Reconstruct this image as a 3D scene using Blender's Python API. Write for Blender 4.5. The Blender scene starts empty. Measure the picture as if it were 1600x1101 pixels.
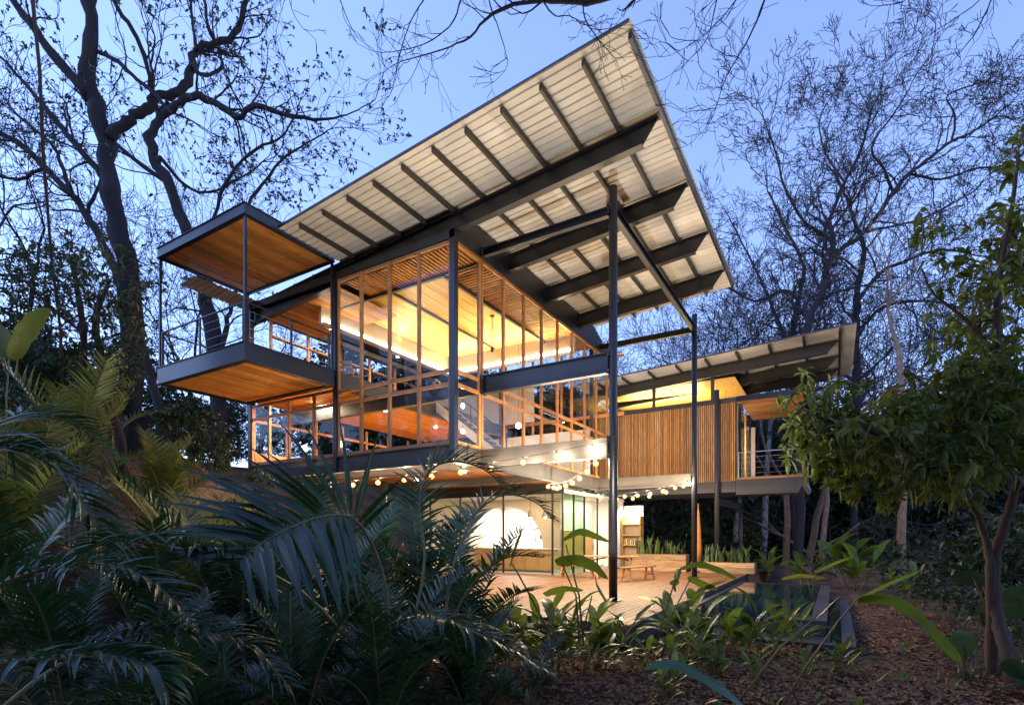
import bpy, math, random
from mathutils import Vector, Matrix, Quaternion
R = math.radians
scene = bpy.context.scene
COL = scene.collection

# ------------------------------------------------------------------ camera
YAW = R(31.072); CZ = 1.9; FPX = 838.0; HOR = 836.66
cam_data = bpy.data.cameras.new('camera')
cam = bpy.data.objects.new('camera', cam_data); COL.objects.link(cam)
cam.location = (0, 0, CZ); cam.rotation_euler = (R(90), 0, YAW)
cam_data.sensor_width = 36.0; cam_data.lens = 36.0 * FPX / 1600.0
cam_data.shift_y = (HOR - 550.5) / 1600.0
cam_data.clip_start = 0.05; cam_data.clip_end = 2000
scene.camera = cam

# ------------------------------------------------------------------ world, sun, exposure
SUN_EL = R(50); SUN_AZ = R(125)          # the bright part of the dusk sky lies behind the viewpoint, to the left
world = bpy.data.worlds.new('World'); scene.world = world; world.use_nodes = True
wn = world.node_tree.nodes; wl = world.node_tree.links; wn.clear()
sky = wn.new('ShaderNodeTexSky'); sky.sky_type = 'NISHITA'; sky.sun_disc = False
sky.sun_elevation = SUN_EL; sky.sun_rotation = -SUN_AZ
sky.altitude = 0; sky.air_density = 1.0; sky.dust_density = 0.0; sky.ozone_density = 6.0
tint = wn.new('ShaderNodeMix'); tint.data_type = 'RGBA'; tint.blend_type = 'MULTIPLY'
tint.inputs['Factor'].default_value = 1.0
tint.inputs['B'].default_value = (1.2, 1.0, 1.1, 1)
bg = wn.new('ShaderNodeBackground'); bg.inputs['Strength'].default_value = 0.15
wo = wn.new('ShaderNodeOutputWorld')
wl.new(sky.outputs[0], tint.inputs['A']); wl.new(tint.outputs['Result'], bg.inputs['Color'])
wl.new(bg.outputs[0], wo.inputs['Surface'])
sun_data = bpy.data.lights.new('sun', 'SUN'); sun_data.energy = 0.06; sun_data.angle = R(12)
sun_data.color = (1.0, 0.8, 0.62)
sun = bpy.data.objects.new('sun', sun_data); COL.objects.link(sun)
sd = Vector((-math.sin(SUN_AZ) * math.cos(SUN_EL), math.cos(SUN_AZ) * math.cos(SUN_EL), math.sin(SUN_EL)))
sun.rotation_euler = (-sd).to_track_quat('-Z', 'Y').to_euler()
scene.view_settings.view_transform = 'Standard'
scene.view_settings.look = 'None'
scene.view_settings.exposure = 1.4
scene.view_settings.gamma = 1.0
scene.view_settings.use_curve_mapping = False
scene.cycles.max_bounces = 7; scene.cycles.transparent_max_bounces = 24
scene.cycles.diffuse_bounces = 3; scene.cycles.glossy_bounces = 3; scene.cycles.transmission_bounces = 3
scene.cycles.sample_clamp_indirect = 3.0; scene.cycles.caustics_reflective = False; scene.cycles.caustics_refractive = False
scene.cycles.use_light_tree = True
try:
    scene.cycles.use_denoising = True; scene.cycles.denoiser = 'OPENIMAGEDENOISE'
except Exception:
    pass

# ------------------------------------------------------------------ picture measure -> place
FW = Vector((-math.sin(YAW), math.cos(YAW), 0)); RT = Vector((math.cos(YAW), math.sin(YAW), 0))
CAMP = Vector((0, 0, CZ))
def at(px, py, w):
    """the place at distance w (along the view) that the photograph shows at px, py"""
    return CAMP + (FW + RT * ((px - 800) / FPX) + Vector((0, 0, (HOR - py) / FPX))) * w
def gat(px, w, z=0.0):
    p = at(px, HOR, w); p.z = z; return p

# ------------------------------------------------------------------ mesh builder
WL = {}
class MB:
    def __init__(s): s.v = []; s.f = []
    def add(s, vs, fs):
        b = len(s.v); s.v.extend([tuple(p) for p in vs]); s.f.extend([tuple(b + i for i in f) for f in fs]); return s
    def box(s, x0, x1, y0, y1, z0, z1):
        return s.add([(x0,y0,z0),(x1,y0,z0),(x1,y1,z0),(x0,y1,z0),(x0,y0,z1),(x1,y0,z1),(x1,y1,z1),(x0,y1,z1)],
                     [(0,3,2,1),(4,5,6,7),(0,1,5,4),(1,2,6,5),(2,3,7,6),(3,0,4,7)])
    def bar(s, a, b, w, h, up=(0,0,1)):
        a = Vector(a); b = Vector(b); d = (b - a).normalized(); u = Vector(up)
        sd_ = d.cross(u)
        if sd_.length < 1e-5: sd_ = d.cross(Vector((1,0,0)))
        sd_.normalize(); u = sd_.cross(d)
        vs = []
        for p in (a, b):
            for i, j in ((-1,-1),(1,-1),(1,1),(-1,1)): vs.append(p + sd_*(w/2*i) + u*(h/2*j))
        return s.add(vs, [(3,2,1,0),(4,5,6,7),(0,1,5,4),(1,2,6,5),(2,3,7,6),(3,0,4,7)])
    def ibeam(s, a, b, h, w, t=0.02):
        """an I section whose top edge runs from a to b"""
        a = Vector(a); b = Vector(b); z = Vector((0,0,1))
        s.bar(a - z*(t/2), b - z*(t/2), w, t); s.bar(a - z*(h - t/2), b - z*(h - t/2), w, t)
        s.bar(a - z*(h/2), b - z*(h/2), t, h - 2*t - .001); return s
    def tube(s, pts, rad, n=6, cap=True):
        pts = [Vector(p) for p in pts]; m = len(pts)
        if not hasattr(rad, '__len__'): rad = [rad]*m
        t0 = (pts[1]-pts[0]).normalized()
        ref = Vector((1,0,0)) if abs(t0.x) < .8 else Vector((0,1,0))
        u = t0.cross(ref).normalized(); b0 = len(s.v); pt = t0
        for i in range(m):
            if i == 0: t = t0
            elif i == m-1: t = (pts[i]-pts[i-1]).normalized()
            else: t = (pts[i+1]-pts[i-1]).normalized()
            u = u - t*u.dot(t)
            if u.length < 1e-6: u = t.orthogonal()
            u.normalize(); w = t.cross(u)
            for k in range(n):
                a = 2*math.pi*k/n
                s.v.append(tuple(pts[i] + (u*math.cos(a) + w*math.sin(a))*rad[i]))
        for i in range(m-1):
            for k in range(n):
                k2 = (k+1) % n
                s.f.append((b0+i*n+k, b0+i*n+k2, b0+(i+1)*n+k2, b0+(i+1)*n+k))
        if cap and n > 2:
            s.f.append(tuple(b0+k for k in reversed(range(n)))); s.f.append(tuple(b0+(m-1)*n+k for k in range(n)))
        return s
    def lathe(s, c, prof, n=12):
        c = Vector(c); b0 = len(s.v)
        for r, z in prof:
            for k in range(n):
                a = 2*math.pi*k/n; s.v.append((c.x+r*math.cos(a), c.y+r*math.sin(a), c.z+z))
        for i in range(len(prof)-1):
            for k in range(n):
                k2 = (k+1) % n; s.f.append((b0+i*n+k, b0+i*n+k2, b0+(i+1)*n+k2, b0+(i+1)*n+k))
        s.f.append(tuple(b0+k for k in reversed(range(n)))); s.f.append(tuple(b0+(len(prof)-1)*n+k for k in range(n)))
        return s
    def mesh(s, name, mat, smooth=False):
        me = bpy.data.meshes.new(name); me.from_pydata(s.v, [], s.f); me.update()
        if mat: me.materials.append(mat)
        if smooth: me.polygons.foreach_set('use_smooth', [True]*len(me.polygons))
        return me
    def build(s, name, mat, parent=None, smooth=False):
        return put(name, s.mesh(name, mat, smooth), parent)
def put(name, me, parent=None, loc=None, rot=None, scale=None):
    o = bpy.data.objects.new(name, me); COL.objects.link(o)
    if parent is not None:
        o.parent = parent
        o.matrix_parent_inverse = Matrix.Translation(-WL.get(parent.name, Vector((0,0,0))))
        WL[o.name] = Vector((0,0,0))
    if loc is not None: o.location = loc
    if rot is not None: o.rotation_euler = rot
    if scale is not None: o.scale = scale
    if parent is not None and loc is not None: WL[o.name] = Vector(loc)
    return o
def lput(name, me, parent, loc=(0,0,0), rot=(0,0,0), scale=(1,1,1)):
    """a part given in its thing's own space"""
    o = bpy.data.objects.new(name, me); COL.objects.link(o); o.parent = parent
    o.location = loc; o.rotation_euler = rot; o.scale = scale; return o
def tag(o, label=None, cat=None, group=None, kind=None):
    if label: o['label'] = label
    if cat: o['category'] = cat
    if group: o['group'] = group
    if kind: o['kind'] = kind
    return o
def thing(name, label, cat, loc=(0,0,0), rotz=0.0, group=None):
    o = bpy.data.objects.new(name, None); COL.objects.link(o); o.empty_display_size = .2
    o.location = loc; o.rotation_euler = (0,0,rotz); WL[o.name] = Vector(loc)
    return tag(o, label, cat, group)
def copy_thing(src, loc, rotz, scale=1.0, label=None):
    c = src.copy(); COL.objects.link(c); c.location = loc; c.rotation_euler = (0,0,rotz); c.scale = (scale,)*3
    if label: c['label'] = label
    for ch in src.children:
        d = ch.copy(); COL.objects.link(d); d.parent = c
        for g in ch.children:
            e = g.copy(); COL.objects.link(e); e.parent = d
    return c

# ------------------------------------------------------------------ materials
def new_mat(name):
    m = bpy.data.materials.new(name); m.use_nodes = True
    nt = m.node_tree; b = nt.nodes.get('Principled BSDF'); return m, nt, b
def rgb(c, k=1.0): return (min(1,c[0]*k), min(1,c[1]*k), min(1,c[2]*k), 1)
def surf(name, c, rough=.6, var=.18, scale=3.0, stretch=(1,1,1), bump=0.0, bscale=None, metal=0.0, orand=0.0, spec=.5, c2=None, detail=5.0):
    m, nt, b = new_mat(name); N = nt.nodes; L = nt.links
    tc = N.new('ShaderNodeTexCoord'); mp = N.new('ShaderNodeMapping'); mp.inputs['Scale'].default_value = stretch
    L.new(tc.outputs['Object'], mp.inputs['Vector'])
    no = N.new('ShaderNodeTexNoise'); no.inputs['Scale'].default_value = scale; no.inputs['Detail'].default_value = detail
    no.inputs['Roughness'].default_value = .62
    vec = mp.outputs[0]
    if orand:
        oi = N.new('ShaderNodeObjectInfo'); ad = N.new('ShaderNodeVectorMath'); ad.operation = 'ADD'
        mu = N.new('ShaderNodeMath'); mu.operation = 'MULTIPLY'; mu.inputs[1].default_value = 37.0
        L.new(oi.outputs['Random'], mu.inputs[0]); L.new(mp.outputs[0], ad.inputs[0]); L.new(mu.outputs[0], ad.inputs[1]); vec = ad.outputs[0]
    L.new(vec, no.inputs['Vector'])
    rp = N.new('ShaderNodeValToRGB'); rp.color_ramp.elements[0].position = .28; rp.color_ramp.elements[1].position = .74
    rp.color_ramp.elements[0].color = rgb(c, 1-var); rp.color_ramp.elements[1].color = rgb(c2 or c, 1+var)
    L.new(no.outputs['Fac'], rp.inputs['Fac'])
    out = rp.outputs['Color']
    if orand:
        mr = N.new('ShaderNodeMapRange'); mr.inputs['To Min'].default_value = 1-orand; mr.inputs['To Max'].default_value = 1+orand*.7
        L.new(oi.outputs['Random'], mr.inputs['Value'])
        hs = N.new('ShaderNodeHueSaturation'); L.new(mr.outputs[0], hs.inputs['Value']); L.new(out, hs.inputs['Color']); out = hs.outputs[0]
    L.new(out, b.inputs['Base Color'])
    b.inputs['Roughness'].default_value = rough; b.inputs['Metallic'].default_value = metal
    b.inputs['Specular IOR Level'].default_value = spec
    if bump:
        n2 = N.new('ShaderNodeTexNoise'); n2.inputs['Scale'].default_value = bscale or scale*6; n2.inputs['Detail'].default_value = 4
        L.new(vec, n2.inputs['Vector'])
        bp = N.new('ShaderNodeBump'); bp.inputs['Strength'].default_value = bump; bp.inputs['Distance'].default_value = .02
        L.new(n2.outputs['Fac'], bp.inputs['Height']); L.new(bp.outputs[0], b.inputs['Normal'])
    return m
def emit(name, c, s):
    m, nt, b = new_mat(name); nt.nodes.remove(b)
    e = nt.nodes.new('ShaderNodeEmission'); e.inputs['Color'].default_value = (*c, 1); e.inputs['Strength'].default_value = s
    nt.links.new(e.outputs[0], nt.nodes['Material Output'].inputs['Surface']); return m
def leafmat(name, c, c2, rough=.42, trans=.3, scale=1.3, spec=.5, spots=.5):
    m, nt, b = new_mat(name); N = nt.nodes; L = nt.links
    tc = N.new('ShaderNodeTexCoord'); no = N.new('ShaderNodeTexNoise'); no.inputs['Scale'].default_value = scale; no.inputs['Detail'].default_value = 3
    L.new(tc.outputs['Object'], no.inputs['Vector'])
    rp = N.new('ShaderNodeValToRGB'); rp.color_ramp.elements[0].position = .32; rp.color_ramp.elements[1].position = .68
    rp.color_ramp.elements[0].color = (*c, 1); rp.color_ramp.elements[1].color = (*c2, 1)
    L.new(no.outputs['Fac'], rp.inputs['Fac'])
    n3 = N.new('ShaderNodeTexNoise'); n3.inputs['Scale'].default_value = 5.5; n3.inputs['Detail'].default_value = 4; L.new(tc.outputs['Object'], n3.inputs['Vector'])
    m3 = N.new('ShaderNodeMapRange'); m3.inputs['From Min'].default_value = .60; m3.inputs['From Max'].default_value = .72; m3.inputs['To Max'].default_value = spots; L.new(n3.outputs['Fac'], m3.inputs['Value'])
    bm = N.new('ShaderNodeMix'); bm.data_type = 'RGBA'; bm.inputs['B'].default_value = (.11,.075,.02,1); L.new(m3.outputs[0], bm.inputs['Factor']); L.new(rp.outputs[0], bm.inputs['A'])
    n4 = N.new('ShaderNodeTexNoise'); n4.inputs['Scale'].default_value = 30; L.new(tc.outputs['Object'], n4.inputs['Vector'])
    b4 = N.new('ShaderNodeBump'); b4.inputs['Strength'].default_value = .25; b4.inputs['Distance'].default_value = .01; L.new(n4.outputs['Fac'], b4.inputs['Height']); L.new(b4.outputs[0], b.inputs['Normal'])
    oi = N.new('ShaderNodeObjectInfo'); mr = N.new('ShaderNodeMapRange'); mr.inputs['To Min'].default_value = .6; mr.inputs['To Max'].default_value = 1.4
    L.new(oi.outputs['Random'], mr.inputs['Value'])
    hs = N.new('ShaderNodeHueSaturation'); L.new(mr.outputs[0], hs.inputs['Value']); L.new(bm.outputs['Result'], hs.inputs['Color'])
    L.new(hs.outputs[0], b.inputs['Base Color']); b.inputs['Roughness'].default_value = rough
    b.inputs['Specular IOR Level'].default_value = spec
    tr = N.new('ShaderNodeBsdfTranslucent'); h2 = N.new('ShaderNodeHueSaturation'); h2.inputs['Value'].default_value = 1.6; h2.inputs['Hue'].default_value = .48
    L.new(hs.outputs[0], h2.inputs['Color']); L.new(h2.outputs[0], tr.inputs['Color'])
    mx = N.new('ShaderNodeMixShader'); mx.inputs[0].default_value = trans
    L.new(b.outputs[0], mx.inputs[1]); L.new(tr.outputs[0], mx.inputs[2])
    L.new(mx.outputs[0], N['Material Output'].inputs['Surface']); return m
def glassmat(name, tintc=(.93,.95,.95), ior=1.45, rough=.01):
    m, nt, b = new_mat(name); nt.nodes.remove(b); N = nt.nodes; L = nt.links
    t = N.new('ShaderNodeBsdfTransparent'); t.inputs['Color'].default_value = (*tintc, 1)
    g = N.new('ShaderNodeBsdfGlossy'); g.inputs['Roughness'].default_value = rough
    lw = N.new('ShaderNodeLayerWeight'); lw.inputs['Blend'].default_value = .5
    pw = N.new('ShaderNodeMath'); pw.operation = 'POWER'; pw.inputs[1].default_value = 5.0
    ma = N.new('ShaderNodeMath'); ma.operation = 'MULTIPLY_ADD'; f0 = ((ior-1)/(ior+1))**2
    ma.inputs[1].default_value = 1-f0; ma.inputs[2].default_value = f0
    L.new(lw.outputs['Facing'], pw.inputs[0]); L.new(pw.outputs[0], ma.inputs[0])
    mx = N.new('ShaderNodeMixShader'); L.new(ma.outputs[0], mx.inputs[0]); L.new(t.outputs[0], mx.inputs[1]); L.new(g.outputs[0], mx.inputs[2])
    L.new(mx.outputs[0], N['Material Output'].inputs['Surface']); return m

def glow_glass(name, c, s, mixf):
    m, nt, b = new_mat(name); nt.nodes.remove(b); N = nt.nodes; L = nt.links
    t = N.new('ShaderNodeBsdfTransparent'); e = N.new('ShaderNodeEmission'); e.inputs['Color'].default_value = (*c, 1); e.inputs['Strength'].default_value = s
    mx = N.new('ShaderNodeMixShader'); mx.inputs[0].default_value = mixf; L.new(t.outputs[0], mx.inputs[1]); L.new(e.outputs[0], mx.inputs[2])
    L.new(mx.outputs[0], N['Material Output'].inputs['Surface']); return m

M = {}
M['steel']   = surf('painted_steel', (.017,.018,.024), rough=.36, var=.25, scale=2.2, bump=.05, bscale=60)
M['steel2']  = surf('grey_steel', (.055,.048,.043), rough=.5, var=.2, scale=2.0, bump=.05, bscale=50)
M['slat']    = surf('slat_wood', (.46,.18,.045), rough=.5, var=.35, scale=3, stretch=(1,1,1), orand=.38, c2=(.52,.26,.09), bump=.1, bscale=40)
M['slat_z']  = surf('cladding_wood', (.52,.21,.042), rough=.5, var=.3, scale=3, stretch=(9,9,.8), orand=.42, c2=(.68,.32,.08), bump=.12, bscale=18)
M['slat_y']  = surf('soffit_wood', (.50,.19,.038), rough=.5, var=.3, scale=3, stretch=(9,.8,9), orand=.38, c2=(.64,.27,.065), bump=.12, bscale=18)
M['slat_x']  = surf('ceiling_wood', (.50,.19,.038), rough=.5, var=.35, scale=3, stretch=(.8,9,9), orand=.32, c2=(.5,.24,.09), bump=.12, bscale=18)
M['frame']   = surf('window_wood', (.48,.18,.04), rough=.45, var=.25, scale=4, orand=.2, c2=(.5,.22,.07), bump=.06, bscale=40)
M['plank']   = surf('pale_plank', (.70,.43,.10), rough=.5, var=.22, scale=2.5, stretch=(8,.7,8), orand=.16, bump=.06, bscale=20)
M['sheet']   = surf('roof_sheet', (.80,.77,.73), rough=.5, var=.2, scale=.8, metal=.0, orand=.12, c2=(.83,.80,.76), bump=.03, bscale=30)
M['sheet_old'] = surf('stained_sheet', (.5,.44,.38), rough=.6, var=.25, scale=1.4, orand=.05)
M['deck']    = surf('deck_wood', (.17,.072,.022), rough=.55, var=.3, scale=2.4, stretch=(10,.7,10), orand=.25, c2=(.27,.125,.042), bump=.15, bscale=16)
M['fascia']  = surf('dark_timber', (.05,.04,.045), rough=.6, var=.3, scale=4, bump=.1)
M['white']   = surf('white_plaster', (.74,.72,.68), rough=.8, var=.06, scale=1.5, bump=.04)
M['tan']     = surf('tan_plaster', (.52,.42,.32), rough=.85, var=.1, scale=1.5, bump=.05)
M['conc']    = surf('concrete', (.30,.28,.27), rough=.8, var=.2, scale=2.5, bump=.12)
M['blackstone'] = surf('dark_pool_stone', (.035,.036,.042), rough=.4, var=.3, scale=5, bump=.08)
M['coping']  = surf('pool_coping', (.055,.053,.065), rough=.45, var=.25, scale=4, orand=.15, bump=.08)
M['glass']   = glassmat('window_glass', ior=1.32)
M['green_glass'] = glassmat('green_glass', (.72,.9,.78), ior=1.5)
M['cable']   = surf('black_cable', (.02,.02,.02), rough=.6)
M['inox']    = surf('steel_cable', (.45,.45,.46), rough=.35, metal=.9, var=.05)
M['bulb']    = glow_glass('lit_bulb', (1.0,.72,.28), 25.0, .2)
M['halo_glass'] = glow_glass('halo_glass', (1.0,.50,.10), 2.6, .25)  # emission imitates the warm halo round each bulb
M['globe']   = emit('lit_globe', (.92,.96,1.0), 26)
M['cove']    = emit('lit_cove', (1.0,.88,.66), 5.0)
M['spot']    = emit('lit_spot', (1,.97,.9), 120)
M['brass']   = surf('lamp_cap', (.12,.09,.06), rough=.5)
M['pend']    = surf('pendant_clay', (.30,.24,.19), rough=.7)
M['cab']     = surf('cabinet_wood', (.50,.30,.12), rough=.5, var=.15, scale=3, stretch=(6,6,.7))
M['door']    = surf('door_wood', (.56,.32,.08), rough=.5, var=.15, scale=3, stretch=(6,6,.7))
M['counter'] = surf('counter_top', (.62,.58,.52), rough=.4, var=.1)
M['table']   = surf('table_wood', (.47,.22,.07), rough=.45, var=.25, scale=3, orand=.15, bump=.08, bscale=30)
M['planter'] = surf('planter_wood', (.42,.24,.11), rough=.6, var=.3, scale=2.5, stretch=(.8,8,8), orand=.4, c2=(.5,.32,.16), bump=.15, bscale=16)
M['canvas']  = surf('orange_canvas', (.62,.20,.04), rough=.85, var=.15, scale=6, bump=.1)
M['clay']    = surf('clay_pot', (.10,.055,.04), rough=.7, var=.2)
M['brick']   = surf('dark_brick', (.13,.085,.085), rough=.85, var=.3, scale=8, orand=.3, bump=.3, bscale=40)
M['soil']    = surf('soil', (.05,.035,.025), rough=.95, var=.3, scale=10, bump=.3)
M['bark']    = surf('grey_bark', (.032,.027,.034), rough=.9, var=.4, scale=4, stretch=(5,5,.7), bump=.7, bscale=9)
M['bark_d']  = surf('dark_bark', (.016,.014,.018), rough=.95, var=.4, scale=4, stretch=(5,5,.7), bump=.7, bscale=9)
M['bark_r']  = surf('brown_bark', (.19,.11,.07), rough=.9, var=.4, scale=3, stretch=(4,4,1), bump=.7, bscale=8, c2=(.24,.16,.11))
M['bark_p']  = surf('pale_bark', (.26,.25,.27), rough=.85, var=.3, scale=3, stretch=(3,3,1), bump=.4, bscale=8)
M['bark_t']  = surf('tan_bark', (.055,.032,.022), rough=.95, var=.3, scale=4, stretch=(4,4,.8), bump=.5, bscale=9)
M['leaf_d']  = leafmat('dark_leaf', (.018,.035,.012), (.035,.06,.02), trans=.2)
M['leaf_o']  = leafmat('olive_leaf', (.042,.082,.012), (.14,.17,.024), trans=.36, rough=.55, spec=.35)
M['leaf_s']  = leafmat('sparse_leaf', (.02,.035,.02), (.04,.06,.03), trans=.25)
M['palm']    = leafmat('palm_leaf', (.006,.030,.012), (.019,.070,.017), trans=.26, rough=.30, spec=.55)
M['palm_lit']  = leafmat('lit_palm_leaf', (.08,.11,.015), (.16,.17,.025), trans=.35, rough=.4)  # palm leaf as lit by the house, the warm light put into its colour
M['rachis']  = surf('palm_stalk', (.14,.12,.05), rough=.5, var=.3, scale=5)
M['broad']   = leafmat('broad_leaf', (.055,.11,.012), (.11,.17,.02), trans=.48, rough=.33, scale=2, spots=.22)
M['broad_d'] = leafmat('dark_broad_leaf', (.018,.055,.02), (.03,.08,.03), trans=.25, rough=.33)
M['stem']    = surf('green_stem', (.10,.11,.04), rough=.5, var=.3, scale=6, c2=(.16,.10,.05))
M['snake']   = leafmat('snake_leaf', (.05,.10,.03), (.14,.19,.06), trans=.15, scale=9)
M['flower']  = leafmat('red_flower', (.35,.01,.05), (.5,.02,.08), trans=.3)
M['litter']  = surf('leaf_litter', (.10,.042,.020), rough=.85, var=.6, scale=45, c2=(.24,.115,.055), detail=2)
# ================================================================== the ground
def sstep(a, b, x):
    t = max(0.0, min(1.0, (x-a)/(b-a))); return t*t*(3-2*t)
def ground_z(x, y):
    k = sstep(-5, 3, y)
    z = max(5.4*sstep(-14.5, -23.5, x)*k, 4.2*sstep(-9.8, -14.6, x)*sstep(13.5, 7.0, y)*k)     # the bank on the left
    z += 2.5*sstep(-24, -60, x)
    z += 7.0*sstep(36, 80, y) + 1.4*sstep(14, 40, x)
    d = math.hypot(x-1.5, y-9)
    z += (.05*math.sin(x*1.3+.4*y)+.04*math.sin(y*1.9-x*.7))*sstep(0, 3, abs(x+8)-4.5+ (3 if y < 7 else 0))*(0 if (-15 < x < -2.6 and y > 8) else 1)
    if x > 0.6: z += .25*sstep(2.0, 7.0, x)*sstep(2, 8, y)
    return z
def axis_pts(lo, hi, c, fine, coarse):
    out = []; x = c
    while x < hi:
        out.append(x); x += fine + (coarse-fine)*min(1, abs(x-c)/60.0)**1.2
    x = c - fine
    while x > lo:
        out.insert(0, x); x -= fine + (coarse-fine)*min(1, abs(x-c)/60.0)**1.2
    return out
gx = axis_pts(-500, 500, -4, .5, 30); gy = axis_pts(-300, 700, 10, .5, 30)
mb = MB()
for y in gy:
    for x in gx: mb.v.append((x, y, ground_z(x, y)))
nx = len(gx)
for j in range(len(gy)-1):
    for i in range(nx-1): mb.f.append((j*nx+i, j*nx+i+1, (j+1)*nx+i+1, (j+1)*nx+i))
gm, nt, b = new_mat('leafy_soil'); N = nt.nodes; L = nt.links
tc = N.new('ShaderNodeTexCoord')
n1 = N.new('ShaderNodeTexNoise'); n1.inputs['Scale'].default_value = .5; n1.inputs['Detail'].default_value = 6
vo = N.new('ShaderNodeTexVoronoi'); vo.inputs['Scale'].default_value = 26; vo.feature = 'F1'
L.new(tc.outputs['Object'], n1.inputs['Vector']); L.new(tc.outputs['Object'], vo.inputs['Vector'])
r1 = N.new('ShaderNodeValToRGB'); r1.color_ramp.elements[0].color = (.045,.026,.016,1); r1.color_ramp.elements[1].color = (.15,.085,.05,1)
r1.color_ramp.elements[0].position = .35; r1.color_ramp.elements[1].position = .65
L.new(n1.outputs['Fac'], r1.inputs['Fac'])
hs = N.new('ShaderNodeHueSaturation'); sp = N.new('ShaderNodeSeparateColor'); L.new(vo.outputs['Color'], sp.inputs[0])
mr = N.new('ShaderNodeMapRange'); mr.inputs['To Min'].default_value = .45; mr.inputs['To Max'].default_value = 1.7
L.new(sp.outputs[0], mr.inputs['Value']); L.new(mr.outputs[0], hs.inputs['Value']); L.new(r1.outputs[0], hs.inputs['Color'])
L.new(hs.outputs[0], b.inputs['Base Color']); b.inputs['Roughness'].default_value = .95; b.inputs['Specular IOR Level'].default_value = .2
bp = N.new('ShaderNodeBump'); bp.inputs['Strength'].default_value = .6; bp.inputs['Distance'].default_value = .03
L.new(vo.outputs['Distance'], bp.inputs['Height']); L.new(bp.outputs[0], b.inputs['Normal'])
tag(mb.build('ground', gm, smooth=True), kind='structure')
# ================================================================== the raised glass house
XW, YC = -7.836, 10.298                     # the near corner of the glazed box
XL, XM = -15.87, -11.92                     # its left end, the balcony's right side
YB = 19.2                                   # its back
RS = .0755                                  # fall of the roof
def roof_z(x): return 10.213 + RS*(x + 2.904)
house = thing('house', 'raised glass and timber house with an upswept corrugated roof on steel beams', 'house', (-11, 14, 0))
rng = random.Random(5)
# ---- posts
for (x, y) in ((-4.252, 11.437), (-4.252, 19.52)):
    p = MB().tube([(x, y, .45), (x, y, 9.69)], .095, 20).build('post', M['steel'], house, True)
    MB().box(x-.16, x+.16, y-.16, y+.16, .452, .47).build('base_plate', M['steel'], p)
for (x, y, z0, z1, w) in ((XW, YC, 3.65, 9.22, .15), (XM, YC, 3.65, 9.30, .13), (XL, YC, 3.65, 9.22, .13), (XM, 18.9, 3.65, 9.1, .13), (XL, 18.9, 3.65, 9.0, .13), (-8.0, YB, 3.65, 9.3, .13)):
    MB().box(x-w/2, x+w/2, y-w/2, y+w/2, z0, z1).build('column', M['steel'], house)
for (x, y) in ((-12.4, 12.6), (-15.6, 12.6), (-15.6, 17.6)):
    MB().tube([(x, y, ground_z(x, y)-.2), (x, y, 3.66)], .11, 16).build('post', M['steel'], house, True)
# ---- beams
def beam(a, b, h, w=.16, m='steel', name='beam', par=house): return MB().ibeam(a, b, h, w).build(name, M[m], par)
beam((XL, 11.437, 4.10), (-4.16, 11.437, 4.10), .45, m='steel2')
beam((XL, 11.437, 6.0), (-4.16, 11.437, 6.0), .46)
beam((XW-.05, 11.437, 9.26), (-4.25, 11.437, 9.26), .20, .13)
beam((XL, YC, 4.098), (XW+.06, YC, 4.098), .45, m='steel2')
beam((XW, YC+.1, 4.096), (XW, 20.4, 4.096), .45, m='steel2')
beam((-4.252, 11.53, 9.27), (-4.252, 19.43, 9.27), .21, .13)
beam((XW, 19.52, 9.262), (-4.25, 19.52, 9.262), .20, .13)
beam((XW, 19.52, 4.094), (-4.25, 19.52, 4.094), .42, m='steel2')
beam((XL, 15.3, 4.09), (XW, 15.3, 4.09), .44, m='steel2'); beam((XL, 18.6, 4.09), (XW, 18.6, 4.09), .44, m='steel2')
MB().box(XL, XW+.08, YC-.075, YC-.01, 9.022, 9.222).build('head_beam', M['steel'], house)
MB().box(XW+.0, XW+.075, YC+.08, 20.4, 9.03, 9.25).build('head_beam', M['steel'], house)
for (x, y, z, h) in ((-4.352, 11.437, 4.10, .45), (-4.352, 11.437, 6.0, .46), (-4.352, 11.437, 9.26, .2), (-4.352, 19.52, 9.262, .2), (-4.352, 19.52, 4.094, .42), (XW+.10, 11.437, 6.0, .46), (XW+.10, 11.437, 9.26, .2)):
    e = MB().box(x-.012, x+.012, y-.11, y+.11, z-h-.03, z+.03).build('end_plate', M['steel'], house)
    for s_ in (-1, 1):
        for zz in (z-.06, z-h+.06): MB().tube([(x+.0, y+s_*.09, zz), (x+.03, y+s_*.09, zz)], .014, 6).build('bolt', M['inox'], e)
# ---- roof: rafters, purlins, corrugated sheets
rz = lambda x: roof_z(x) - .135
fr = MB()
for x0, x1 in ((-11.84, -2.85), (-16.33, -15.93)):
    fr.bar((x0, 8.40, roof_z(x0)+.012), (x1, 8.40, roof_z(x1)+.012), .03, .05)
roof = fr.build('roof', M['steel'], house)
def rafter(y, x0=-16.1, tip=-2.93):
    h, t, w = .44, .022, .17; b = MB()
    a0 = Vector((x0, y, rz(x0))); a1 = Vector((tip, y, rz(tip)))
    b.bar(a0 - Vector((0,0,t/2)), a1 - Vector((0,0,t/2)), w, t)
    c1 = tip - .33
    b.bar(Vector((x0, y, rz(x0)-h)), Vector((c1, y, rz(c1)-h)), w, t)
    # the web, cut off slanting at the tip
    vs = []
    for dy in (-t/2, t/2):
        vs += [(x0, y+dy, rz(x0)-t), (tip-.01, y+dy, rz(tip)-t), (c1, y+dy, rz(c1)-h+t/2), (x0, y+dy, rz(x0)-h+t/2)]
    b.add(vs, [(0,1,2,3),(7,6,5,4),(0,4,5,1),(1,5,6,2),(2,6,7,3),(3,7,4,0)])
    o = b.build('rafter', M['steel'], roof)
rafter(YC+.13)
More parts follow.
